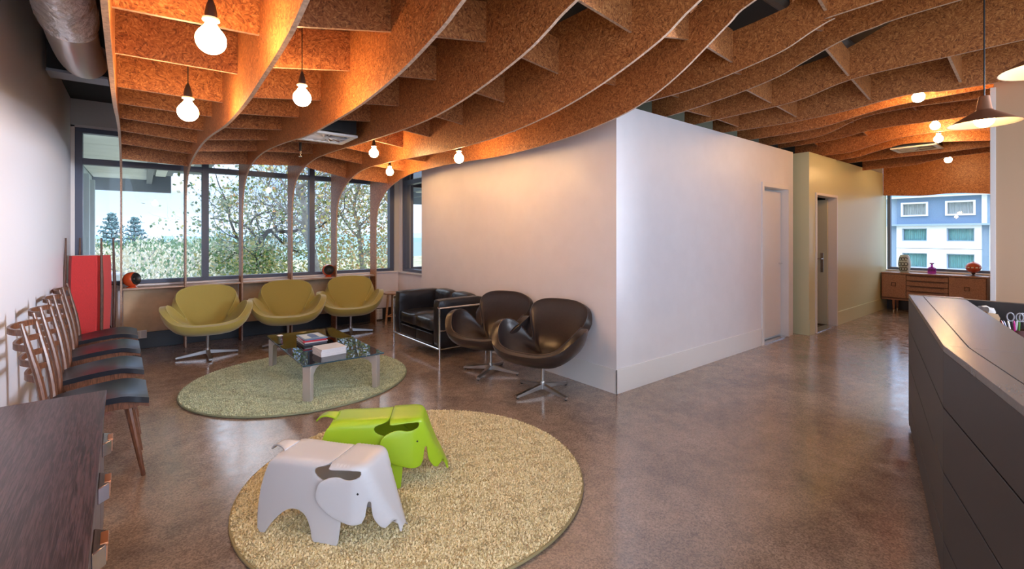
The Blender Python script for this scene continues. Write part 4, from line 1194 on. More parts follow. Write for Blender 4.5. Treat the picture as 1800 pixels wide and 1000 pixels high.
# ------------------------------------------------------------------ dark cabinet at left
CABW = mat('dark_purple_oak', (0.050, 0.022, 0.030), 0.30, var=0.5, col2=(0.095, 0.05, 0.06), scale=14, stretch=(15, 0.55, 1), dist=1.2, bump=0.10, bdist=0.002, detail=8, p0=0.42, p1=0.62)
cz = 0.68
cab = empty('drawer_cabinet', (-0.35, 1.99, 0), radians(1.6), label='dark purple-brown oak drawer cabinet in the lower left corner', cat='cabinet')
hx, hy = 0.235, 0.86
bm = bmesh.new(); boxx(bm, -hx, hx - 0.02, -hy + 0.01, hy - 0.01, 0.10, cz - 0.022, 0.003); fin('carcass', bm, CABW, cab)
bm = bmesh.new(); boxx(bm, -hx, hx + 0.004, -hy, hy, cz - 0.022, cz, 0.003); fin('top_board', bm, CABW, cab)
HANDW = mat('pull_copper', (0.62, 0.25, 0.12), 0.28, 0.7)
PULLW = mat('pull_satin', (0.42, 0.38, 0.42), 0.2, 0.85)
BLUEF = mat('drawer_lacquer', (0.18, 0.20, 0.28), 0.3)
for i, yc in enumerate((0.60, 0.165, -0.255, -0.66)):
    for z0, z1 in ((0.13, 0.64),):
        bm = bmesh.new(); boxx(bm, hx - 0.02, hx - 0.004, yc - 0.205, yc + 0.205, z0, z1, 0.002); dr = fin('door', bm, CABW, cab)
        zc = z1 - 0.125
        bm = bmesh.new()
        prism(bm, [(-0.075, 0.0), (0.075, 0.0), (0.045, 0.03), (-0.045, 0.03)], lambda p: Vector((hx - 0.004 + p[1], yc + p[0], zc - 0.028)), lambda p: Vector((hx - 0.004 + p[1], yc + p[0], zc + 0.028)))
        bmesh.ops.bevel(bm, geom=bm.edges[:], offset=0.003, segments=1, affect='EDGES')
        h_ = fin('handle', bm, PULLW, dr)
        bm = bmesh.new(); boxx(bm, hx + 0.012, hx + 0.030, yc - 0.035, yc + 0.035, zc + 0.022, zc + 0.0305, 0.002); boxx(bm, hx + 0.0255, hx + 0.0275, yc - 0.038, yc + 0.038, zc - 0.02, zc + 0.022); fin('handle_grip', bm, HANDW, h_)
for sx_ in (-1, 1):
    for sy_ in (-1, 1):
        bm = bmesh.new(); tube(bm, [(sx_ * (hx - 0.05), sy_ * (hy - 0.1), 0.10), (sx_ * (hx - 0.04), sy_ * (hy - 0.08), 0.0)], [0.02, 0.013], 10); fin('leg', bm, CABW, cab)

# ------------------------------------------------------------------ reception desk
DZ = 0.97
desk = empty('reception_desk', (3.3, 0.4, 0), label='dark grey angular reception desk with horizontal panels at right', cat='desk')
DO = Vector((3.3, 0.4, 0))
DESK = mat('charcoal_laminate', (0.022, 0.019, 0.020), 0.45, var=0.06, scale=30, bump=0.05, bdist=0.001)
DTOP = mat('desk_top_laminate', (0.11, 0.11, 0.125), 0.26, var=0.05, scale=40, stretch=(1, 6, 1))
A0, A1, A2 = Vector((4.342, 0.822)), Vector((2.436, 0.357)), Vector((1.05, -0.135))
def off(p, q, d):
    t = (q - p).normalized(); n = Vector((t.y, -t.x)); return n * d     # towards the inside of the desk
n0 = off(A1, A0, 1.0); n1 = off(A2, A1, 1.0)
nm = (n0 + n1).normalized()
def ring(d):
    e_ = off(A1, A0, d); e2 = off(A2, A1, d)
    # corner by intersection
    k = d / nm.dot(n0)
    return [A0 + e_, A1 + nm * k, A2 + e2]
joints = [0.05, 0.21, 0.475, 0.728, 0.945]
o0, o1, o2 = ring(0.0), ring(0.018), ring(0.03)
bm = bmesh.new()
for i in range(2):
    a, b, c_, d = ring(0.022)[i], ring(0.022)[i + 1], ring(0.045)[i + 1], ring(0.045)[i]
    prism(bm, [a, b, c_, d], lambda p: Vector((p.x, p.y, 0.03)) - DO, lambda p: Vector((p.x, p.y, 0.94)) - DO)
fin('carcass', bm, mat('desk_joint', (0.50, 0.43, 0.38), 0.5), desk)
g = 0.003
for i in range(2):
    for z0, z1 in zip(joints, joints[1:]):
        bm = bmesh.new()
        prism(bm, [o0[i], o0[i + 1], o1[i + 1], o1[i]], lambda p: Vector((p.x, p.y, z0 + g)) - DO, lambda p: Vector((p.x, p.y, (z1 - g) if z1 < 0.94 else z1)) - DO)
        bmesh.ops.bevel(bm, geom=bm.edges[:], offset=0.0012, segments=1, affect='EDGES')
        fin('front_panel', bm, DESK, desk)
bm = bmesh.new()
for i in range(2): prism(bm, [ring(0.03)[i], ring(0.03)[i + 1], ring(0.05)[i + 1], ring(0.05)[i]], lambda p: Vector((p.x, p.y, 0.0)) - DO, lambda p: Vector((p.x, p.y, 0.055)) - DO)
fin('plinth', bm, BLACKP, desk)
for nm_, da, db in (('top_edge_board', 0.0, 0.072), ('counter_top', 0.0745, 0.285)):
    for i in range(2):
        ra, rb = ring(da), ring(db)
        bm = bmesh.new()
        prism(bm, [ra[i], ra[i + 1], rb[i + 1], rb[i]], lambda p: Vector((p.x, p.y, 0.9455)) - DO, lambda p: Vector((p.x, p.y, DZ)) - DO)
        bmesh.ops.bevel(bm, geom=bm.edges[:], offset=0.0012, segments=1, affect='EDGES')
        fin(nm_, bm, DTOP, desk)
# end screen at the far side, running away from the corridor
E0 = A0
bm = bmesh.new(); prism(bm, [A0 + Vector((0.005, 0.0)), A0 + Vector((-0.045, -0.012)), Vector((4.21, -0.9)), Vector((4.26, -0.9))], lambda p: Vector((p.x, p.y, 0.03)) - DO, lambda p: Vector((p.x, p.y, DZ + 0.001)) - DO)
fin('end_screen', bm, DESK, desk)
bm = bmesh.new()
rb = ring(0.285)
prism(bm, [rb[0] + Vector((-0.08, 0.0)), rb[1], rb[2], Vector((1.2, -0.9)), Vector((4.19, -0.9))], lambda p: Vector((p.x, p.y, 0.70)) - DO, lambda p: Vector((p.x, p.y, 0.735)) - DO)
fin('work_top', bm, wood('work_top_oak', (0.50, 0.24, 0.12), (0.6, 0.32, 0.18), 8, (1, 6, 1), 0.4), desk)
bm = bmesh.new(); rr_ = ring(0.25)
for i in range(2): prism(bm, [ring(0.05)[i], ring(0.05)[i + 1], ring(0.07)[i + 1], ring(0.07)[i]], lambda p: Vector((p.x, p.y, 0.05)) - DO, lambda p: Vector((p.x, p.y, 0.94)) - DO)
fin('inner_panel', bm, DESK, desk)

# things on the desk
WT = 0.7355
c = Vector((3.90, 0.255, 0))
pot = empty('pen_pot', (c.x, c.y, WT), label='dark pen pot crammed with pens and scissors on the desk', cat='pen holder')
bm = bmesh.new(); lathe(bm, [(0, 0.0), (0.042, 0.0), (0.046, 0.125), (0.042, 0.125), (0.038, 0.006), (0, 0.006)], 20); fin('pot', bm, mat('pot_brown', (0.08, 0.02, 0.015), 0.4), pot)
rr = random.Random(8)
pc = [(0.62, 0.05, 0.03), (0.75, 0.25, 0.03), (0.15, 0.4, 0.08), (0.45, 0.02, 0.20), (0.1, 0.12, 0.4), (0.8, 0.55, 0.05), (0.8, 0.8, 0.8)]
pn = ('red', 'orange', 'green', 'crimson pink', 'blue', 'amber yellow', 'white')
pens = []
for i in range(7):
    a = rr.uniform(0, 2 * pi); t = rr.uniform(0.02, 0.05)
    o = bmesh.new(); p0 = Vector((c.x + 0.02 * cos(a), c.y + 0.02 * sin(a), WT + 0.010)); p1 = p0 + Vector((t * cos(a), t * sin(a), rr.uniform(0.15, 0.19)))
    tube(o, [p0, p0 + (p1 - p0) * 0.9, p1], [0.0045, 0.0045, 0.0025], 8)
    tag(fin('pen', o, mat('pen_paint', pc[i], 0.35)), pn[i] + ' pen standing in the dark pen pot on the desk', 'pen', 'pens in the pen pot')
SCH = mat('scissor_handle', (0.30, 0.30, 0.33), 0.35)
for i, (dx, dy) in enumerate(((-0.012, 0.012), (0.02, -0.03))):
    sc_ = empty('scissors', (c.x + dx, c.y + dy, WT + 0.01), 0.4 + i * 0.3, label=('scissors with pale loop handles standing in the pen pot', 'second scissors with pale loop handles, further right in the pen pot')[i], cat='scissors')
    for s in (-1, 1):
        bm = bmesh.new(); cc = Vector((0.0, s * 0.019, 0.185))
        tube(bm, [cc + Vector((0, 0.015 * cos(q), 0.024 * sin(q))) for q in [2 * pi * k / 16 for k in range(17)]], 0.0035, 6, cap=False); fin('handle', bm, SCH, sc_)
        bm = bmesh.new(); tube(bm, [(0.001 * s, -s * 0.003, 0.0), (0.001 * s, s * 0.008, 0.165)], [0.002, 0.005], 6); fin('blade', bm, BRUSHED, sc_)
c = Vector((4.16, 0.405, 0))
pb = empty('paper_bag', (c.x, c.y, WT), 0.6, label='crumpled brown and white paper bag behind the desk counter', cat='paper bag')
bm = bmesh.new(); box(bm, (0, 0, 0.09), (0.10, 0.055, 0.18)); bmesh.ops.subdivide_edges(bm, edges=bm.edges[:], cuts=5, use_grid_fill=True)
for v in bm.verts: v.co += Vector((noise.noise(v.co * 30), noise.noise(v.co * 30 + Vector((5, 0, 0))), noise.noise(v.co * 25) if v.co.z > 0.05 else 0)) * 0.012
fin('bag', bm, mat('kraft_paper', (0.52, 0.34, 0.20), 0.7), pb, angle=20)
bm = bmesh.new(); box(bm, (0.01, -0.004, 0.195), (0.085, 0.03, 0.03)); bmesh.ops.subdivide_edges(bm, edges=bm.edges[:], cuts=4, use_grid_fill=True)
for v in bm.verts: v.co += Vector((noise.noise(v.co * 40), noise.noise(v.co * 40 + Vector((5, 0, 0))), noise.noise(v.co * 35))) * 0.012
fin('tissue', bm, mat('white_tissue', (0.8, 0.78, 0.76), 0.7), pb, angle=20)
c = Vector((4.03, 0.325, 0))
bm = bmesh.new(); boxx(bm, -0.045, 0.045, -0.03, 0.03, 0, 0.095, 0.004); o = fin('wooden_tray', bm, wood('tray_wood', (0.50, 0.22, 0.10), (0.62, 0.32, 0.16), 10)); o.location = (c.x, c.y, WT); tag(o, 'small orange-brown wooden box behind the desk counter by the pen pot', 'box')

# ------------------------------------------------------------------ far sideboard
SBX, SBY0, SBY1 = 10.72, 1.045, 2.425
sb = empty('sideboard', ((SBX + FX - 0.07) / 2 , (SBY0 + SBY1) / 2, 0), label='brown teak sideboard with cupboard doors and drawers under the far window', cat='sideboard')
SO = sb.location.copy()
TK = wood('sideboard_teak', (0.29, 0.14, 0.085), (0.45, 0.24, 0.15), 10, (1, 7, 7), 0.35)
TK2 = wood('sideboard_teak_dark', (0.12, 0.045, 0.025), (0.17, 0.07, 0.04), 10, (1, 7, 7), 0.4)
def sbb(bm, x0, x1, y0, y1, z0, z1, bev=0.003): boxx(bm, x0 - SO.x, x1 - SO.x, y0 - SO.y, y1 - SO.y, z0, z1, bev)
XB = FX - 0.07
bm = bmesh.new(); sbb(bm, SBX + 0.02, XB, SBY0, SBY1, 0.235, 0.69); fin('carcass', bm, TK2, sb)
bm = bmesh.new(); sbb(bm, SBX - 0.004, XB, SBY0 - 0.012, SBY1, 0.69, 0.715); fin('top_board', bm, TK, sb)
L1 = 0.40; ya, yb = SBY1 - 0.36, SBY0 + 0.46
for (y0, y1) in ((ya + 0.004, SBY1 - 0.012), (SBY0 + 0.012, yb - 0.004)):
    bm = bmesh.new(); sbb(bm, SBX, SBX + 0.019, y0, y1, 0.262, 0.68); dd = fin('door', bm, TK, sb)
    bm = bmesh.new(); ym = (y0 + y1) / 2
    for (p0, p1, q0, q1) in ((-0.032, 0.032, 0.027, 0.035), (-0.032, 0.032, -0.035, -0.027), (-0.032, -0.024, -0.027, 0.027), (0.024, 0.032, -0.027, 0.027)): sbb(bm, SBX - 0.014, SBX - 0.0005, ym + p0, ym + p1, 0.5 + q0, 0.5 + q1, 0.001)
    fin('handle', bm, TK2, dd)
    bm = bmesh.new(); sbb(bm, SBX - 0.006, SBX - 0.0005, ym - 0.02, ym + 0.02, 0.476, 0.524, 0.001); fin('handle_inset', bm, TK, dd)
zz = [0.262, 0.40, 0.49, 0.585, 0.68]
for z0, z1 in zip(zz, zz[1:]):
    bm = bmesh.new(); sbb(bm, SBX + 0.002, SBX + 0.019, yb + 0.004, ya - 0.004, z0 + 0.003, z1 - 0.012, 0.002); dr = fin('drawer', bm, TK, sb)
    bm = bmesh.new(); sbb(bm, SBX - 0.008, SBX + 0.0015, yb + 0.05, ya - 0.05, z1 - 0.022, z1 - 0.012, 0.002); fin('drawer_lip', bm, TK2, dr)
bm = bmesh.new(); sbb(bm, SBX + 0.01, XB, SBY0, SBY1, 0.215, 0.234); fin('base_rail', bm, TK, sb)
for y in (SBY0 + 0.2, SBY1 - 0.17):
    for x in (SBX + 0.07, XB - 0.06):
        bm = bmesh.new(); tube(bm, [(x - SO.x, y - SO.y, 0.214), (x - SO.x, y - SO.y, 0.02)], [0.024, 0.013], 12); lg = fin('leg', bm, TK, sb)
        bm = bmesh.new(); tube(bm, [(x - SO.x, y - SO.y, 0.03), (x - SO.x, y - SO.y, 0.0)], [0.0155, 0.0145], 12); fin('brass_ferrule', bm, mat('brass_tip', (0.8, 0.65, 0.42), 0.2, 1.0) if 'brass_tip' not in bpy.data.materials else bpy.data.materials['brass_tip'], lg)
# vase, bottle, ball ornament on top
SX = 10.93
c = pt(1590, 490, 'x', SX)
vz = 0.7155
v_ = empty('patterned_vase', (SX, c.y, vz), label='tall pale grey barrel vase with raised rings on the far sideboard', cat='vase')
bm = bmesh.new(); lathe(bm, [(0, 0), (0.06, 0), (0.072, 0.02), (0.092, 0.13), (0.092, 0.19), (0.072, 0.29), (0.062, 0.31), (0.062, 0.32), (0.053, 0.32), (0.05, 0.30), (0, 0.29)], 32); fin('vase_body', bm, mat('vase_glaze', (0.54, 0.64, 0.66), 0.4), v_)
REL = mat('vase_relief', (0.06, 0.07, 0.075), 0.5)
for a in (2.55, 3.05, 3.55):
    for j, z in enumerate((0.065, 0.155, 0.245)):
        rad = 0.003 + float(np.interp(z, (0.02, 0.13, 0.19, 0.29), (0.072, 0.092, 0.092, 0.072)))
        bm = bmesh.new(); tube(bm, [Vector((rad * cos(a + 0.26 * cos(q)), rad * sin(a + 0.26 * cos(q)), z + 0.030 * sin(q))) for q in [2 * pi * k / 18 * (0.86 if j == 2 else 1) for k in range(19)]], 0.006, 6, cap=False); fin('relief_ring', bm, REL, v_)
c = pt(1638, 482, 'x', SX)
b_ = empty('glass_decanter', (SX, c.y, vz), label='magenta glass decanter with stopper, centre of the far sideboard', cat='decanter')
MAG = mat('magenta_glass', (0.62, 0.06, 0.62), 0.08, trans=0.75)
bm = bmesh.new(); lathe(bm, [(0, 0), (0.054, 0), (0.058, 0.008), (0.058, 0.095), (0.045, 0.112), (0.018, 0.122), (0.016, 0.15), (0.02, 0.154), (0, 0.154)], 24); fin('bottle', bm, MAG, b_)
bm = bmesh.new(); lathe(bm, [(0, 0.154), (0.012, 0.155), (0.012, 0.165), (0.03, 0.172), (0.032, 0.184), (0.024, 0.19), (0, 0.191)], 20); fin('stopper', bm, mat('stopper_glass', (0.22, 0.05, 0.28), 0.1), b_)
c = pt(1711, 486, 'x', SX)
q_ = empty('ball_ornament', (SX, c.y, vz), label='red-orange ball ornament with white dashes on a stand, far sideboard', cat='ornament')
bm = bmesh.new(); lathe(bm, [(0, 0), (0.095, 0), (0.10, 0.004), (0.095, 0.009), (0.02, 0.012), (0.016, 0.02), (0.024, 0.035), (0.03, 0.05), (0, 0.05)], 28); fin('stand', bm, mat('stand_dark', (0.09, 0.05, 0.05), 0.3), q_)
bm = bmesh.new(); lathe(bm, [(0, 0.048)] + [(0.098 * sin(a), 0.138 - 0.09 * cos(a)) for a in [pi * i / 16 for i in range(1, 16)]] + [(0.012, 0.228), (0.012, 0.238), (0, 0.24)], 32); fin('ball', bm, mat('ball_lacquer', (0.50, 0.085, 0.04), 0.25), q_, angle=50)
for k in range(12):
    a = 2 * pi * k / 12
    bm = bmesh.new(); box(bm, (0, 0, 0), (0.003, 0.030, 0.017), rot=Matrix.Rotation(a, 4, 'Z') @ Matrix.Translation((0.098, 0, 0.138))); fin('white_dash', bm, WHITEP, q_)

# grey curtain inside the olive doorway
cu = empty('door_curtain', (7.62, 2.75, 0), label='long grey pleated curtain just inside the olive doorway', cat='curtain')
bm = bmesh.new()
P = [(0.60 * t, 0.05 * sin(t * 30) + 0.06 * t) for t in [i / 48 for i in range(49)]]
a = [bm.verts.new((x, y, 0.12)) for x, y in P]; b = [bm.verts.new((x, y, 2.2)) for x, y in P]
for i in range(48): bm.faces.new((a[i], a[i + 1], b[i + 1], b[i]))
o = fin('curtain_cloth', bm, mat('grey_curtain', (0.20, 0.20, 0.235), 0.8), cu, angle=80); s = o.modifiers.new('t', 'SOLIDIFY'); s.thickness = 0.004
bm = bmesh.new(); tube(bm, [(-0.1, 0.03, 2.21), (0.75, 0.03, 2.21)], 0.012, 8); fin('curtain_rod', bm, BRUSHED, cu)

# ================================================================== outside
GZ = -9.0
def smat(name, c, r=0.9, **k): return mat(name, c, r, spec=0.2, **k)
GROUND = smat('scrub_ground', (0.46, 0.45, 0.30), var=0.35, scale=0.25, detail=6)
bm = bmesh.new()
NX, NY = 40, 40
V = {}
for i in range(NX + 1):
    for j in range(NY + 1):
        x = -200 + 500 * i / NX; y = -20 + 260 * j / NY
        V[i, j] = bm.verts.new((x, y, GZ + 0.6 * noise.noise(Vector((x, y, 0)) * 0.05)))
for i in range(NX):
    for j in range(NY): bm.faces.new((V[i, j], V[i + 1, j], V[i + 1, j + 1], V[i, j + 1]))
o = fin('ground', bm, GROUND, angle=80); o['kind'] = 'structure'

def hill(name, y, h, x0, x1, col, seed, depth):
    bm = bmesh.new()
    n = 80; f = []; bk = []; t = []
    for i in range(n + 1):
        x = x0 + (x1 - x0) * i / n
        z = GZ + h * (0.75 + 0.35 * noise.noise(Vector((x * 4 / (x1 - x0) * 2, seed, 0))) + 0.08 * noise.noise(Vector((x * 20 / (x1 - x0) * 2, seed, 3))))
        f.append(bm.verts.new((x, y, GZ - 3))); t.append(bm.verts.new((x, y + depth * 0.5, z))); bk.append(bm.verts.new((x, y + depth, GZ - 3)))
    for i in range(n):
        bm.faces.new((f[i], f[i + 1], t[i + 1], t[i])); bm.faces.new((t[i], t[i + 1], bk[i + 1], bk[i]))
    o = fin(name, bm, smat(name + '_hazed_cover', col), angle=60); o['kind'] = 'structure'  # distance haze is put into the hill colour as blue
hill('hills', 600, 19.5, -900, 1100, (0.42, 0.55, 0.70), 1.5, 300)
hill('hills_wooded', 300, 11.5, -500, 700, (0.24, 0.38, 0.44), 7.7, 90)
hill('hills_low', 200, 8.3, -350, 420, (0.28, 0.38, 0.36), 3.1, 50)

# pale buildings in the distance
def far_building(u0, u1, vt, vb, y, label, name='warehouse'):
    a, b = pt(u0, vb, 'y', y), pt(u1, vt, 'y', y)
    r = empty(name, ((a.x + b.x) / 2, y + 5, a.z), label=label, cat='building')
    w, h = b.x - a.x, b.z - a.z
    bm = bmesh.new(); boxx(bm, -w / 2, w / 2, -5, 5, -2, h); fin('walls', bm, smat('pale_cladding', (0.9, 0.9, 0.92)), r)
    bm = bmesh.new(); prism(bm, [(-5.4, h), (5.4, h), (0, h + 0.35 * h)], lambda p: Vector((-w / 2 - 0.3, p[0], p[1])), lambda p: Vector((w / 2 + 0.3, p[0], p[1]))); fin('roof', bm, smat('pale_roof', (0.72, 0.76, 0.82)), r)
    n = max(2, int((u1 - u0) / 8))
    for i in range(n):
        x = -w / 2 + w * (i + 0.5) / n
        bm = bmesh.new(); boxx(bm, x - w / n * 0.3, x + w / n * 0.3, -5.06, -5.0, h * 0.3, h * 0.62); fin('window', bm, smat('far_glass', (0.22, 0.32, 0.38)), r)
far_building(247, 285, 416, 424, 170, 'low white building far off between the second pine and window post')
far_building(308, 322, 411, 420, 185, 'small pale building far off just left of the second rib')
far_building(198, 214, 411, 421, 150, 'pale building far off behind the left pine')

LEAF = {}
def leaf_mat(name, cols):
    return [smat('%s_%d' % (name, i), c, 0.7) for i, c in enumerate(cols)]
GREEN = leaf_mat('green_leaf', ((0.10, 0.20, 0.10), (0.18, 0.28, 0.13), (0.26, 0.34, 0.20)))
AUTUMN = leaf_mat('autumn_leaf', ((0.50, 0.50, 0.18), (0.66, 0.56, 0.26), (0.58, 0.34, 0.18), (0.34, 0.42, 0.24), (0.42, 0.50, 0.42)))
PALE = leaf_mat('pale_leaf', ((0.60, 0.56, 0.40), (0.68, 0.62, 0.44), (0.52, 0.53, 0.42), (0.66, 0.66, 0.58)))
IVY = leaf_mat('ivy_leaf', ((0.12, 0.24, 0.10), (0.24, 0.38, 0.14), (0.42, 0.48, 0.18), (0.60, 0.56, 0.22)))
BARK = smat('bark', (0.085, 0.075, 0.075), var=0.3, scale=12)
BARKP = smat('pale_bark', (0.30, 0.29, 0.28), var=0.25, scale=12)

def leaf_cloud(name, P, size, mats, parent, seed=0, kind='stuff'):
    """Folded diamond leaves at the points P."""
    g = np.random.default_rng(seed)
    n = len(P)
    d = g.normal(size=(n, 3)); d /= np.linalg.norm(d, axis=1)[:, None]
    e_ = g.normal(size=(n, 3)); e_ -= d * (d * e_).sum(1)[:, None]; e_ /= np.linalg.norm(e_, axis=1)[:, None]
    up_ = np.cross(d, e_)
    s = size * g.uniform(0.6, 1.3, n)[:, None]
    Vv = np.empty((n, 5, 3), dtype=np.float32)
    Vv[:, 0] = P; Vv[:, 1] = P + d * s * 0.5 + e_ * s * 0.34; Vv[:, 2] = P + d * s * 0.55 - up_ * s * 0.10; Vv[:, 3] = P + d * s * 0.5 - e_ * s * 0.34; Vv[:, 4] = P + d * s
    b = np.arange(n)[:, None] * 5
    F = np.concatenate([b + np.array([[0, 2, 1]]), b + np.array([[0, 3, 2]]), b + np.array([[1, 2, 4]]), b + np.array([[2, 3, 4]])], axis=1).reshape(-1, 3)
    return arr_obj(name, Vv.reshape(-1, 3), F, mats, parent, kind=kind, midx=np.repeat(g.integers(0, len(mats), n), 4))

def twigs(bm, rnd, p, d, r, length, depth, tips, droop=0.0):
    """Random forked branches."""
    n = 4
    pts = [p.copy()]; q = p.copy(); dd = d.normalized()
    for i in range(n):
        dd = (dd + Vector((rnd.gauss(0, .22), rnd.gauss(0, .22), rnd.gauss(0.04, .2) - droop))).normalized()
        q = q + dd * length / n
        pts.append(q.copy())
    tube(bm, pts, [r * (1 - 0.5 * i / n) for i in range(n + 1)], 5 if r > 0.02 else 3, cap=False)
    if depth <= 1: tips += [pts[-1], pts[-2], pts[2]]
    if depth > 0:
        for k in range(rnd.choice((2, 3))):
            i = rnd.choice((2, 3, 4)) if k else 4
            nd = (dd + Vector((rnd.gauss(0, .6), rnd.gauss(0, .6), rnd.gauss(.1, .5)))).normalized()
            twigs(bm, rnd, pts[i], nd, r * 0.55, length * 0.72, depth - 1, tips, droop)

def big_tree(label, limbs, seed, leafmats, nl, lsize, spread, bark, extra=None):
    base = limbs[0][0][0]
    r = empty('tree', (base.x, base.y, GZ), label=label, cat='tree', group=None)
    O = Vector((base.x, base.y, GZ))
    rnd = random.Random(seed)
    tips = []
    bm = bmesh.new()
    tube(bm, [Vector((base.x, base.y, GZ)) - O, (base + Vector((0, 0, -2))) - O, base - O], [limbs[0][1] * 1.6, limbs[0][1] * 1.2, limbs[0][1]], 10, cap=False)
    for pts, r0, r1 in limbs:
        q = catmull(pts, 5)
        tube(bm, [p - O for p in q], [r0 + (r1 - r0) * i / (len(q) - 1) for i in range(len(q))], 8, cap=True)
        for i in range(3, len(q), 2):
            d = (q[i] - q[i - 1]).normalized()
            nd = (d * 0.5 + Vector((rnd.gauss(0, .7), rnd.gauss(0, .5), rnd.gauss(.35, .5)))).normalized()
            twigs(bm, rnd, q[i] - O, nd, r1 * 0.55, rnd.uniform(0.5, 1.1), 2, tips)
        twigs(bm, rnd, q[-1] - O, (q[-1] - q[-2]), r1 * 0.9, 0.9, 2, tips)
    fin('trunk', bm, bark, r, angle=60)
    g = np.random.default_rng(seed)
    T = np.array([list(t) for t in tips])
    P = T[g.integers(0, len(T), nl)] + g.normal(size=(nl, 3)) * spread
    if extra is not None:
        P = np.concatenate([P, extra(g) - np.array(O)])
    leaf_cloud('leaves', P, lsize, leafmats, r, seed)
    return r

def W_(u, v, y): return pt(u, v, 'y', y)
# the two old trees just beyond the glass
limbsA = [([W_(456, 478, 13.0), W_(454, 455, 13.0), W_(457, 428, 12.9), W_(466, 412, 12.9), W_(476, 405, 12.8), W_(500, 407, 12.6), W_(520, 406, 12.5), W_(545, 402, 12.3)], 0.085, 0.03),
          ([W_(476, 405, 12.8), W_(488, 418, 13.1), W_(500, 430, 13.3), W_(512, 437, 13.5)], 0.035, 0.02),
          ([W_(457, 428, 12.9), W_(440, 405, 13.3), W_(425, 395, 13.6), W_(400, 388, 14.0), W_(378, 384, 14.3)], 0.028, 0.012),
          ([W_(440, 395, 13.3), W_(446, 384, 13.3), W_(465, 374, 13.2), W_(490, 376, 13.0), W_(512, 376, 12.9)], 0.026, 0.02)]
def ivyA(g):
    out = []
    for _ in range(1500):
        t = g.uniform(0, 1) ** 0.7
        out.append(list(W_(456 + g.normal(0, 6 + 16 * t), 418 + 82 * t + g.normal(0, 8), 13.0 + g.normal(0, 0.3))))
    for _ in range(2600):
        t = g.uniform(0, 1) ** 0.55
        out.append(list(W_(g.normal(480, 55), 395 + 105 * t + g.normal(0, 16), 13.6 + g.normal(0, 0.6))))
    return np.array(out)
big_tree('dark crooked ivy-clad tree beyond the glass behind the middle olive chair', limbsA, 4, IVY + [PALE[3], AUTUMN[1], AUTUMN[4]], 2000, 0.085, 0.16, BARK, ivyA)
limbsB = [([W_(560, 500, 11.6), W_(548, 440, 11.5), W_(538, 400, 11.5), W_(536, 372, 11.4), W_(530, 345, 11.4), W_(524, 332, 11.4), W_(538, 322, 11.3), W_(552, 314, 11.3)], 0.10, 0.035),
          ([W_(538, 398, 11.5), W_(522, 386, 11.6), W_(500, 368, 11.9), W_(482, 352, 12.2), W_(474, 340, 12.3), W_(472, 326, 12.3), W_(477, 312, 12.3)], 0.035, 0.016),
          ([W_(530, 345, 11.4), W_(512, 338, 11.6), W_(492, 312, 11.8), W_(480, 295, 12.0)], 0.022, 0.012),
          ([W_(540, 410, 11.5), W_(565, 380, 11.7), W_(590, 352, 11.9), W_(615, 330, 12.0), W_(640, 318, 12.2)], 0.045, 0.02)]
big_tree('tall bare-limbed tree beyond the glass by the middle window post', limbsB, 9, AUTUMN, 2400, 0.085, 0.20, BARKP)
limbsC = [([W_(640, 500, 12.6), W_(634, 440, 12.6), W_(630, 400, 12.6), W_(622, 365, 12.5), W_(630, 330, 12.4), W_(640, 300, 12.4)], 0.07, 0.03),
          ([W_(632, 420, 12.6), W_(610, 395, 12.8), W_(596, 370, 13.0), W_(588, 350, 13.1)], 0.03, 0.014),
          ([W_(630, 400, 12.6), W_(655, 375, 12.4), W_(676, 350, 12.2), W_(690, 325, 12.1)], 0.03, 0.014),
          ([W_(634, 450, 12.6), W_(665, 430, 12.2), W_(690, 405, 12.0), W_(712, 390, 11.8)], 0.03, 0.014)]
def fillC(g):
    out = []
    for _ in range(5200):
        out.append(list(W_(g.uniform(560, 740), 330 + 180 * g.uniform(0, 1) ** 0.75, 13.2 + g.normal(0, 0.8))))
    return np.array(out)
big_tree('leafy autumn tree filling the right-hand window panes', limbsC, 21, AUTUMN, 6000, 0.085, 0.30, BARKP, fillC)
# behind the return window
limbsD = [([Vector((7.2, 12.2, -1.5)), Vector((7.1, 12.1, 0.5)), Vector((7.0, 12.1, 1.6)), Vector((6.8, 12.0, 2.6)), Vector((6.9, 12.0, 3.4))], 0.07, 0.03),
          ([Vector((7.0, 12.1, 1.2)), Vector((6.5, 11.8, 1.7)), Vector((6.1, 11.6, 2.2))], 0.03, 0.015),
          ([Vector((7.0, 12.1, 1.5)), Vector((7.6, 12.3, 2.0)), Vector((8.1, 12.4, 2.3))], 0.03, 0.015)]
big_tree('leafy tree seen through the narrow window of the side wall', limbsD, 33, AUTUMN, 3500, 0.09, 0.4, BARKP)
# leafy left-hand branch hanging across the third pane
limbsE = [([W_(500, 520, 15.0), W_(470, 480, 15.0), W_(440, 450, 15.0), W_(418, 420, 14.8), W_(404, 385, 14.7), W_(403, 370, 14.7), W_(394, 345, 14.6)], 0.05, 0.02),
          ([W_(440, 450, 15.0), W_(415, 445, 15.3), W_(395, 440, 15.5), W_(375, 445, 15.6)], 0.025, 0.012),
          ([W_(418, 420, 14.8), W_(396, 410, 15.0), W_(380, 395, 15.0)], 0.02, 0.01)]
def fillE(g):
    a = [list(W_(395 + g.normal(0, 9), 355 + g.normal(0, 8), 14.7 + g.normal(0, .2))) for _ in range(110)]
    b = [list(W_(g.normal(412, 32), 415 + 85 * g.uniform(0, 1) ** 0.6 + g.normal(0, 12), 15.2 + g.normal(0, .5))) for _ in range(1500)]
    return np.array(a + b)
big_tree('slender tree with drooping green leaves seen left of the ivy-clad trunk', limbsE, 41, GREEN + [AUTUMN[3], PALE[3], PALE[1], AUTUMN[4]], 700, 0.11, 0.2, BARK, fillE)

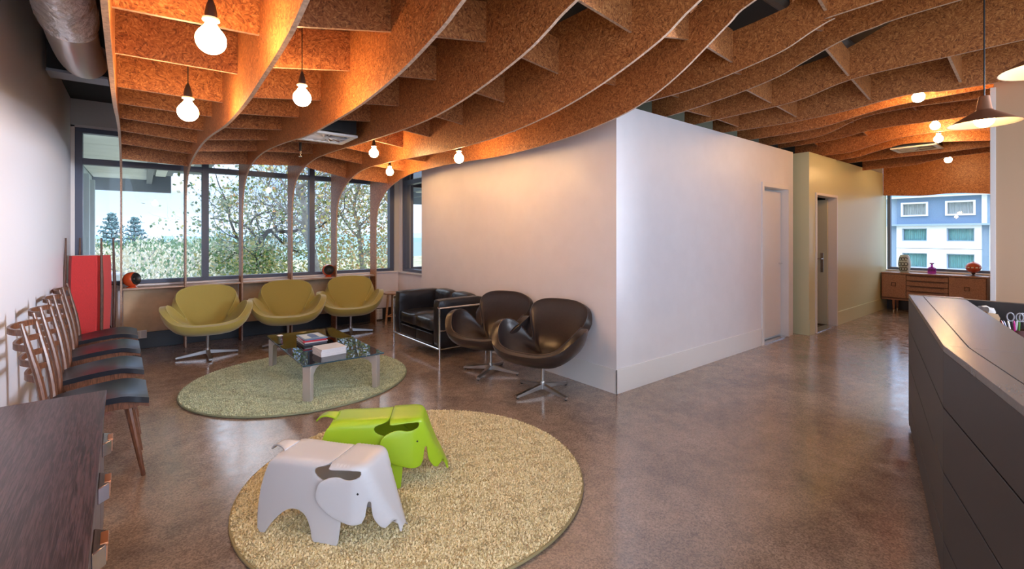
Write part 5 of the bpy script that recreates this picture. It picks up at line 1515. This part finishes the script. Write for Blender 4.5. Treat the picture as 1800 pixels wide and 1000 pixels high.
def bush(name, x, y, rx, h, mats, n, size, label, seed, group='scrub below the window'):
    r = empty(name, (x, y, GZ), label=label, cat='bush', group=group)
    g = np.random.default_rng(seed); rnd = random.Random(seed)
    d = g.normal(size=(n, 3)); d[:, 2] = np.abs(d[:, 2]) * 1.1; d /= np.linalg.norm(d, axis=1)[:, None]
    lump = 1 + 0.22 * np.sin(d[:, 0] * 7 + seed) * np.sin(d[:, 1] * 6 + seed * 2)
    q = g.uniform(0.72, 1.0, n) * lump
    P = d * q[:, None] * np.array([rx, rx, h * 0.55]) + np.array([0, 0, h * 0.45])
    leaf_cloud('foliage', P, size, mats, r, seed)
    bm = bmesh.new(); tips = []
    for k in range(5):
        a = 2 * pi * k / 5
        twigs(bm, rnd, Vector((0, 0, 0)), Vector((0.5 * cos(a), 0.5 * sin(a), 1)), h * 0.02, h * 0.5, 2, tips)
    fin('stems', bm, BARKP, r, angle=60)
k = 0
rr = random.Random(12)
def spot(u, v, y): return pt(u, v, 'y', y)
BUSH = [  # u, v of the crown top, distance, radius, material, size
 (200, 440, 38, 4.5, PALE, .34, 'pale dry bush below the left pine'), (235, 437, 44, 5, PALE, .36, 'pale dry bush below the second pine'), (275, 440, 40, 5, PALE, .34, 'pale yellowish bush below the white building'), (310, 443, 36, 4.5, PALE, .32, 'pale yellowish bush left of the second rib'),
 (345, 445, 34, 4, PALE, .3, 'pale bush between the second rib and the window post'), (215, 462, 26, 3.2, PALE, .26, 'pale scrub above the orange ball speaker'), (262, 468, 24, 2.6, PALE, .24, 'pale scrub right of the orange ball speaker'), (345, 470, 24, 2.8, PALE, .24, 'pale scrub behind the leftmost olive chair'),
 (195, 480, 20, 2.2, PALE, .2, 'pale scrub beside the red floor lamp'), (240, 486, 18, 1.8, PALE, .18, 'low pale scrub at the sill right of the left speaker'), (298, 452, 25, 2.6, GREEN, .26, 'round dark green bush in the left window pane'), (330, 486, 19, 2.0, PALE, .2, 'low pale scrub at the sill under the green bush'),
 (385, 470, 26, 3, PALE, .24, 'pale scrub right of the first window post'), (425, 480, 24, 2.6, AUTUMN, .22, 'autumn scrub left of the ivy-clad trunk'), (490, 470, 24, 3.2, AUTUMN, .22, 'autumn scrub right of the ivy-clad trunk'), (540, 462, 24, 3.0, PALE, .22, 'pale scrub behind the middle window post'),
 (600, 455, 24, 3.2, AUTUMN, .22, 'autumn scrub behind the fifth rib'), (650, 450, 26, 3.4, PALE, .22, 'pale scrub behind the last rib'), (690, 450, 26, 3.4, AUTUMN, .22, 'autumn scrub at the right end of the windows'),
 (255, 424, 95, 9, GREEN, .8, 'dark green treetop under the second pine'), (290, 425, 100, 9, GREEN, .8, 'dark green treetop under the white far building'), (318, 424, 90, 9, GREEN, .8, 'dark green treetop beside the second rib'), (345, 420, 70, 6, AUTUMN[3:] + GREEN, .6, 'yellow-green treetop beside the first window post'), (205, 428, 80, 7, GREEN, .7, 'dark green treetop under the left pine'), (395, 418, 80, 8, GREEN, .7, 'dark green treetop right of the first window post')]
for i, (u, v, y, rx, m_, size, lab) in enumerate(BUSH):
    c = spot(u, v, y)
    bush('scrub_bush', c.x, c.y, rx, c.z - GZ, m_, 5200 if y < 60 else 3000, size * 0.58, lab, 50 + i)

def pine(u, vt, vb, y, label, seed):
    b, t = pt(u, vb, 'y', y), pt(u, vt, 'y', y)
    r = empty('norfolk_pine', (b.x, y, GZ), label=label, cat='tree', group='pines on the skyline')
    h = t.z - GZ
    bm = bmesh.new(); tube(bm, [(0, 0, 0), (0, 0, h * 0.6), (0, 0, h)], [h * 0.016, h * 0.011, 0.03], 6); fin('trunk', bm, BARK, r)
    rnd = random.Random(seed); g = np.random.default_rng(seed)
    bm = bmesh.new(); P = []
    lo = 0.52
    N_ = 10
    for i in range(N_):
        f = i / (N_ - 1); z = h * (lo + (0.985 - lo) * f)
        L_ = h * (0.17 * (1 - f) ** 0.65 + 0.015) * (0.75 + 0.5 * rnd.random())
        for k in range(6):
            a = 2 * pi * (k + 0.5 * (i % 2)) / 6 + rnd.gauss(0, .12)
            e_ = Vector((L_ * cos(a), L_ * sin(a), L_ * 0.28)); p0 = Vector((0, 0, z))
            tube(bm, [p0, p0 + Vector((e_.x * .5, e_.y * .5, e_.z * 0.25)), p0 + e_], [0.10, 0.07, 0.03], 4)
            for _ in range(24):
                q = rnd.uniform(0.25, 1.0); P.append([e_.x * q + rnd.gauss(0, .16), e_.y * q + rnd.gauss(0, .16), z + e_.z * q * q + rnd.gauss(0.1, .08)])
    fin('branches', bm, BARK, r)
    leaf_cloud('needles', np.array(P), 0.36, [smat('hazed_needles_a', (0.14, 0.26, 0.28)), smat('hazed_needles_b', (0.20, 0.34, 0.35))], r, seed)  # both needle colours have distance haze mixed in
pine(196, 377, 425, 95, 'left of two skyline pines, beside the first rib', 3)
pine(237, 384, 423, 100, 'right of two skyline pines, broad flat-topped', 5)

# neighbouring wing of the building: glazed facade, soffit and stepped eaves
wing = empty('neighbour_wing', (-0.9, 10.5, 0), label='glazed neighbouring wing with pale panelled soffit outside at left', cat='building')
WO = Vector((-0.9, 10.5, 0))
PALEM = smat('pale_facade', (0.62, 0.70, 0.80))
BLUEM = mat('blue_grey_mullion', (0.12, 0.17, 0.26), 0.4)
SOFF = mat('soffit_panel', (0.92, 0.95, 0.97), 0.5, var=0.06, scale=3)
EAVE = mat('eave_metal', (0.24, 0.27, 0.34), 0.45)
bm = bmesh.new(); boxx(bm, -0.25, 0.0, -2.9, 3.4, -2.0, 0.9); boxx(bm, -0.25, 0.0, -2.9, 3.4, 2.55, 2.9); fin('spandrel', bm, PALEM, wing)
for y in (-2.3, -1.1, 0.1, 1.3, 2.5):
    bm = bmesh.new(); boxx(bm, -0.12, 0.10, y - 0.09, y + 0.09, 0.9, 2.55); fin('column', bm, PALEM, wing)
    bm = bmesh.new(); boxx(bm, -0.08, 0.06, y + 0.12, y + 0.17, 0.9, 2.55); fin('mullion', bm, BLUEM, wing)
for y0, y1 in ((-2.2, -1.2), (-1.0, 0.0), (0.2, 1.2), (1.4, 2.4)):
    bm = bmesh.new(); boxx(bm, -0.06, -0.055, y0, y1, 0.9, 2.55); fin('pane', bm, PANE, wing)
    bm = bmesh.new(); boxx(bm, -0.08, 0.02, y0, y1, 1.95, 2.0); fin('transom', bm, BLUEM, wing)
for i in range(5):
    y0 = -2.9 + i * 1.28
    bm = bmesh.new(); boxx(bm, 0.02, 0.95, y0, y0 + 1.265, 2.70, 2.73, 0.003); fin('soffit_panel', bm, SOFF, wing)
bm = bmesh.new(); boxx(bm, 0.95, 1.05, -2.9, 3.4, 2.60, 2.9); fin('eave_beam', bm, EAVE, wing)
for i, (x1, y1) in enumerate(((2.1, -1.4), (1.75, 0.4), (1.4, 2.4))):
    y0 = (-2.9, -1.4, 0.4)[i]
    bm = bmesh.new(); boxx(bm, 1.05, x1, y0, y1, 2.72 + 0.0 * i, 2.86); fin('eave_step', bm, EAVE, wing)
    bm = bmesh.new(); boxx(bm, 1.10, x1 - 0.12, y0 + 0.08, y1 - 0.08, 2.69, 2.715); fin('eave_panel', bm, SOFF, wing)
bm = bmesh.new(); boxx(bm, -0.25, 1.42, 3.4, 3.55, 2.42, 2.9); fin('end_beam', bm, EAVE, wing)
bm = bmesh.new(); boxx(bm, -0.25, 2.1, -2.85, 3.55, 2.92, 3.2); fin('roof', bm, EAVE, wing)
# white roof corner low in the left pane
bm = bmesh.new(); c0 = pt(181, 478, 'y', 13); c1 = pt(196, 500, 'y', 13)
prism(bm, [(c0.x - 1.0, c0.z - 1.4), (c0.x + 0.35, c0.z - 1.4), (c0.x + 0.28, c0.z - 0.05), (c0.x - 1.0, c0.z + 0.02)], lambda p: Vector((p[0], 12.5, p[1])), lambda p: Vector((p[0], 13.6, p[1])))
tag(fin('roof_plant_box', bm, smat('white_metal_box', (0.8, 0.8, 0.84))), 'white metal plant box outside, low between the red floor lamp and first rib', 'plant box')

# hotel across the street
HX = 34.0
def H(u, v): return pt(u, v, 'x', HX)
hotel = empty('hotel', (HX, 6.0, GZ), label='blue-grey and white hotel block across the street, seen by the sideboard', cat='building')
HO = Vector((HX, 6.0, GZ))
HB = smat('blue_grey_render', (0.20, 0.30, 0.44), var=0.08, scale=30)
HB2 = smat('mid_blue_render', (0.36, 0.48, 0.62), var=0.06, scale=30)
HWm = smat('white_render', (0.88, 0.90, 0.92))
HC = smat('teal_curtain', (0.55, 0.95, 0.95), var=0.2, scale=14, stretch=(1, 6, 0.05))
HCP = smat('pale_curtain', (0.88, 0.90, 0.90), var=0.15, scale=14, stretch=(1, 6, 0.05))
HG = pane_material('hotel_glass', (0.96, 0.99, 0.99))
def hbox(nm, u0, u1, v0, v1, d0, d1, m, parent=hotel):
    a, b = H(u0, v1), H(u1, v0)
    z0, z1 = min(a.z, b.z), max(a.z, b.z)
    bm = bmesh.new(); boxx(bm, d0, d1, b.y - HO.y, a.y - HO.y, z0 - HO.z, z1 - HO.z)
    return fin(nm, bm, m, parent, angle=0)
a, b = H(1540, 500), H(1760, 300)
def hrow(v): return H(1640, v).z
bm = bmesh.new(); boxx(bm, 0.5, 9, b.y - HO.y - 14, a.y - HO.y + 3, 0, hrow(347) - HO.z); fin('core', bm, smat('hotel_core', (0.35, 0.40, 0.46)), hotel)
def band(nm, y0, y1, v0, v1, d0, m, cuts=()):
    """Wall slab with rectangular openings (y0, y1, z0, z1)."""
    z0, z1 = hrow(v1), hrow(v0)
    bm = bmesh.new()
    ys = sorted({y0, y1, *[c for q in cuts for c in q[:2]]}); zs = sorted({z0, z1, *[c for q in cuts for c in q[2:]]})
    for ya_, yb_ in zip(ys, ys[1:]):
        for za, zb in zip(zs, zs[1:]):
            ym, zm = (ya_ + yb_) / 2, (za + zb) / 2
            if any(q[0] < ym < q[1] and q[2] < zm < q[3] for q in cuts): continue
            boxx(bm, d0, 0.5, ya_ - HO.y, yb_ - HO.y, za - HO.z, zb - HO.z)
    return fin(nm, bm, m, hotel, angle=0)
def win(u0, u1, v0, v1):
    p, q = H(u0, v1), H(u1, v0)
    return (q.y, p.y, p.z, q.z)
# windows measured row by row
rows = [[(1584, 1632, 353, 380), (1662, 1715, 353, 380)], [(1586, 1630.5, 401, 423.5), (1665, 1713, 401, 424)], [(1586, 1631, 445, 470), (1665, 1713, 447, 471)]]
wins = []
for rw in rows:
    p = [win(*q) for q in rw]
    z0 = sum(q[2] for q in p) / 2; z1 = sum(q[3] for q in p) / 2
    wd = (p[0][1] - p[0][0] + p[1][1] - p[1][0]) / 2
    wins.append([((q[0] + q[1]) / 2 - wd / 2, (q[0] + q[1]) / 2 + wd / 2, z0, z1) for q in p])
sp = ((wins[1][0][0] + wins[1][0][1]) - (wins[1][1][0] + wins[1][1][1])) / 2
ymid = (wins[1][0][0] + wins[1][0][1] + wins[1][1][0] + wins[1][1][1]) / 4
for k_, rw in enumerate(wins):
    rw.append((rw[1][0] - sp, rw[1][1] - sp, rw[1][2], rw[1][3])); rw.append((rw[0][0] + sp, rw[0][1] + sp, rw[0][2], rw[0][3]))
yL, yR = H(1577, 430).y, H(1726, 430).y
band('upper_wall', yR, yL, 345, 393.5, 0.0, HB, wins[0][:2])
band('white_wall', yR, yL, 396.5, 436.5, -0.15, HWm, wins[1][:2])
band('white_wall_lower', yR, yL, 437.2, 520, -0.15, HWm, wins[2][:2])
band('side_strip', yL, H(1563, 430).y, 396.5, 520, 0.1, HB2)
band('side_strip', H(1740, 430).y, yR, 396.5, 520, 0.1, HB2)
band('end_wall', H(1563, 430).y, H(1540, 430).y, 396.5, 520, -0.15, HWm)
band('end_wall', H(1763, 430).y, H(1740, 430).y, 396.5, 520, -0.15, HWm)
band('upper_side_wall', yL, H(1540, 430).y, 345, 393.5, 0.15, HB2)
band('white_pier', H(1735, 430).y, yR, 345, 393.5, -0.1, HWm)
band('upper_side_wall', H(1763, 430).y, H(1735, 430).y, 345, 393.5, 0.15, HB2)
bm = bmesh.new(); boxx(bm, -0.35, 0.5, H(1763, 430).y - HO.y, H(1540, 430).y - HO.y, hrow(396.5) - HO.z, hrow(393.5) - HO.z); fin('string_course', bm, HB2, hotel)
bm = bmesh.new(); boxx(bm, -0.35, 0.5, H(1763, 430).y - HO.y, H(1540, 430).y - HO.y, hrow(346.5) - HO.z, hrow(344.5) - HO.z); fin('cornice', bm, HWm, hotel)
bm = bmesh.new(); boxx(bm, -0.1, 8.5, H(1763, 430).y - HO.y - 10, H(1540, 430).y - HO.y + 3, hrow(344.5) - HO.z, hrow(318) - HO.z); fin('roof_storey', bm, HB2, hotel)
for i, rw in enumerate(wins):
    for q in rw[:2]:
        y0, y1, z0, z1 = q
        d = -0.10 if i == 0 else 0.05
        t = 0.085 if i == 0 else 0.05
        bm = bmesh.new()
        for aa, bb, cc, dd in ((y0, y1, z0, z0 + t), (y0, y1, z1 - t, z1), (y0, y0 + t, z0 + t, z1 - t), (y1 - t, y1, z0 + t, z1 - t)): boxx(bm, d, 0.4, aa - HO.y, bb - HO.y, cc - HO.z, dd - HO.z)
        w_ = fin('window', bm, HWm if i == 0 else HB2, hotel)
        bm = bmesh.new(); boxx(bm, 0.12, 0.13, y0 + t - HO.y, y1 - t - HO.y, z0 + t - HO.z, z1 - t - HO.z); fin('pane', bm, HG, w_)
        bm = bmesh.new(); n_ = 40
        aa = [bm.verts.new((0.26 + 0.04 * sin(k_ * 1.9), y0 - HO.y + (y1 - y0) * k_ / n_, z0 - HO.z)) for k_ in range(n_ + 1)]
        bb = [bm.verts.new((0.26 + 0.04 * sin(k_ * 1.9), y0 - HO.y + (y1 - y0) * k_ / n_, z1 - HO.z)) for k_ in range(n_ + 1)]
        for k_ in range(n_): bm.faces.new((aa[k_], aa[k_ + 1], bb[k_ + 1], bb[k_]))
        fin('curtain', bm, HCP if i == 0 else HC, w_, angle=60)
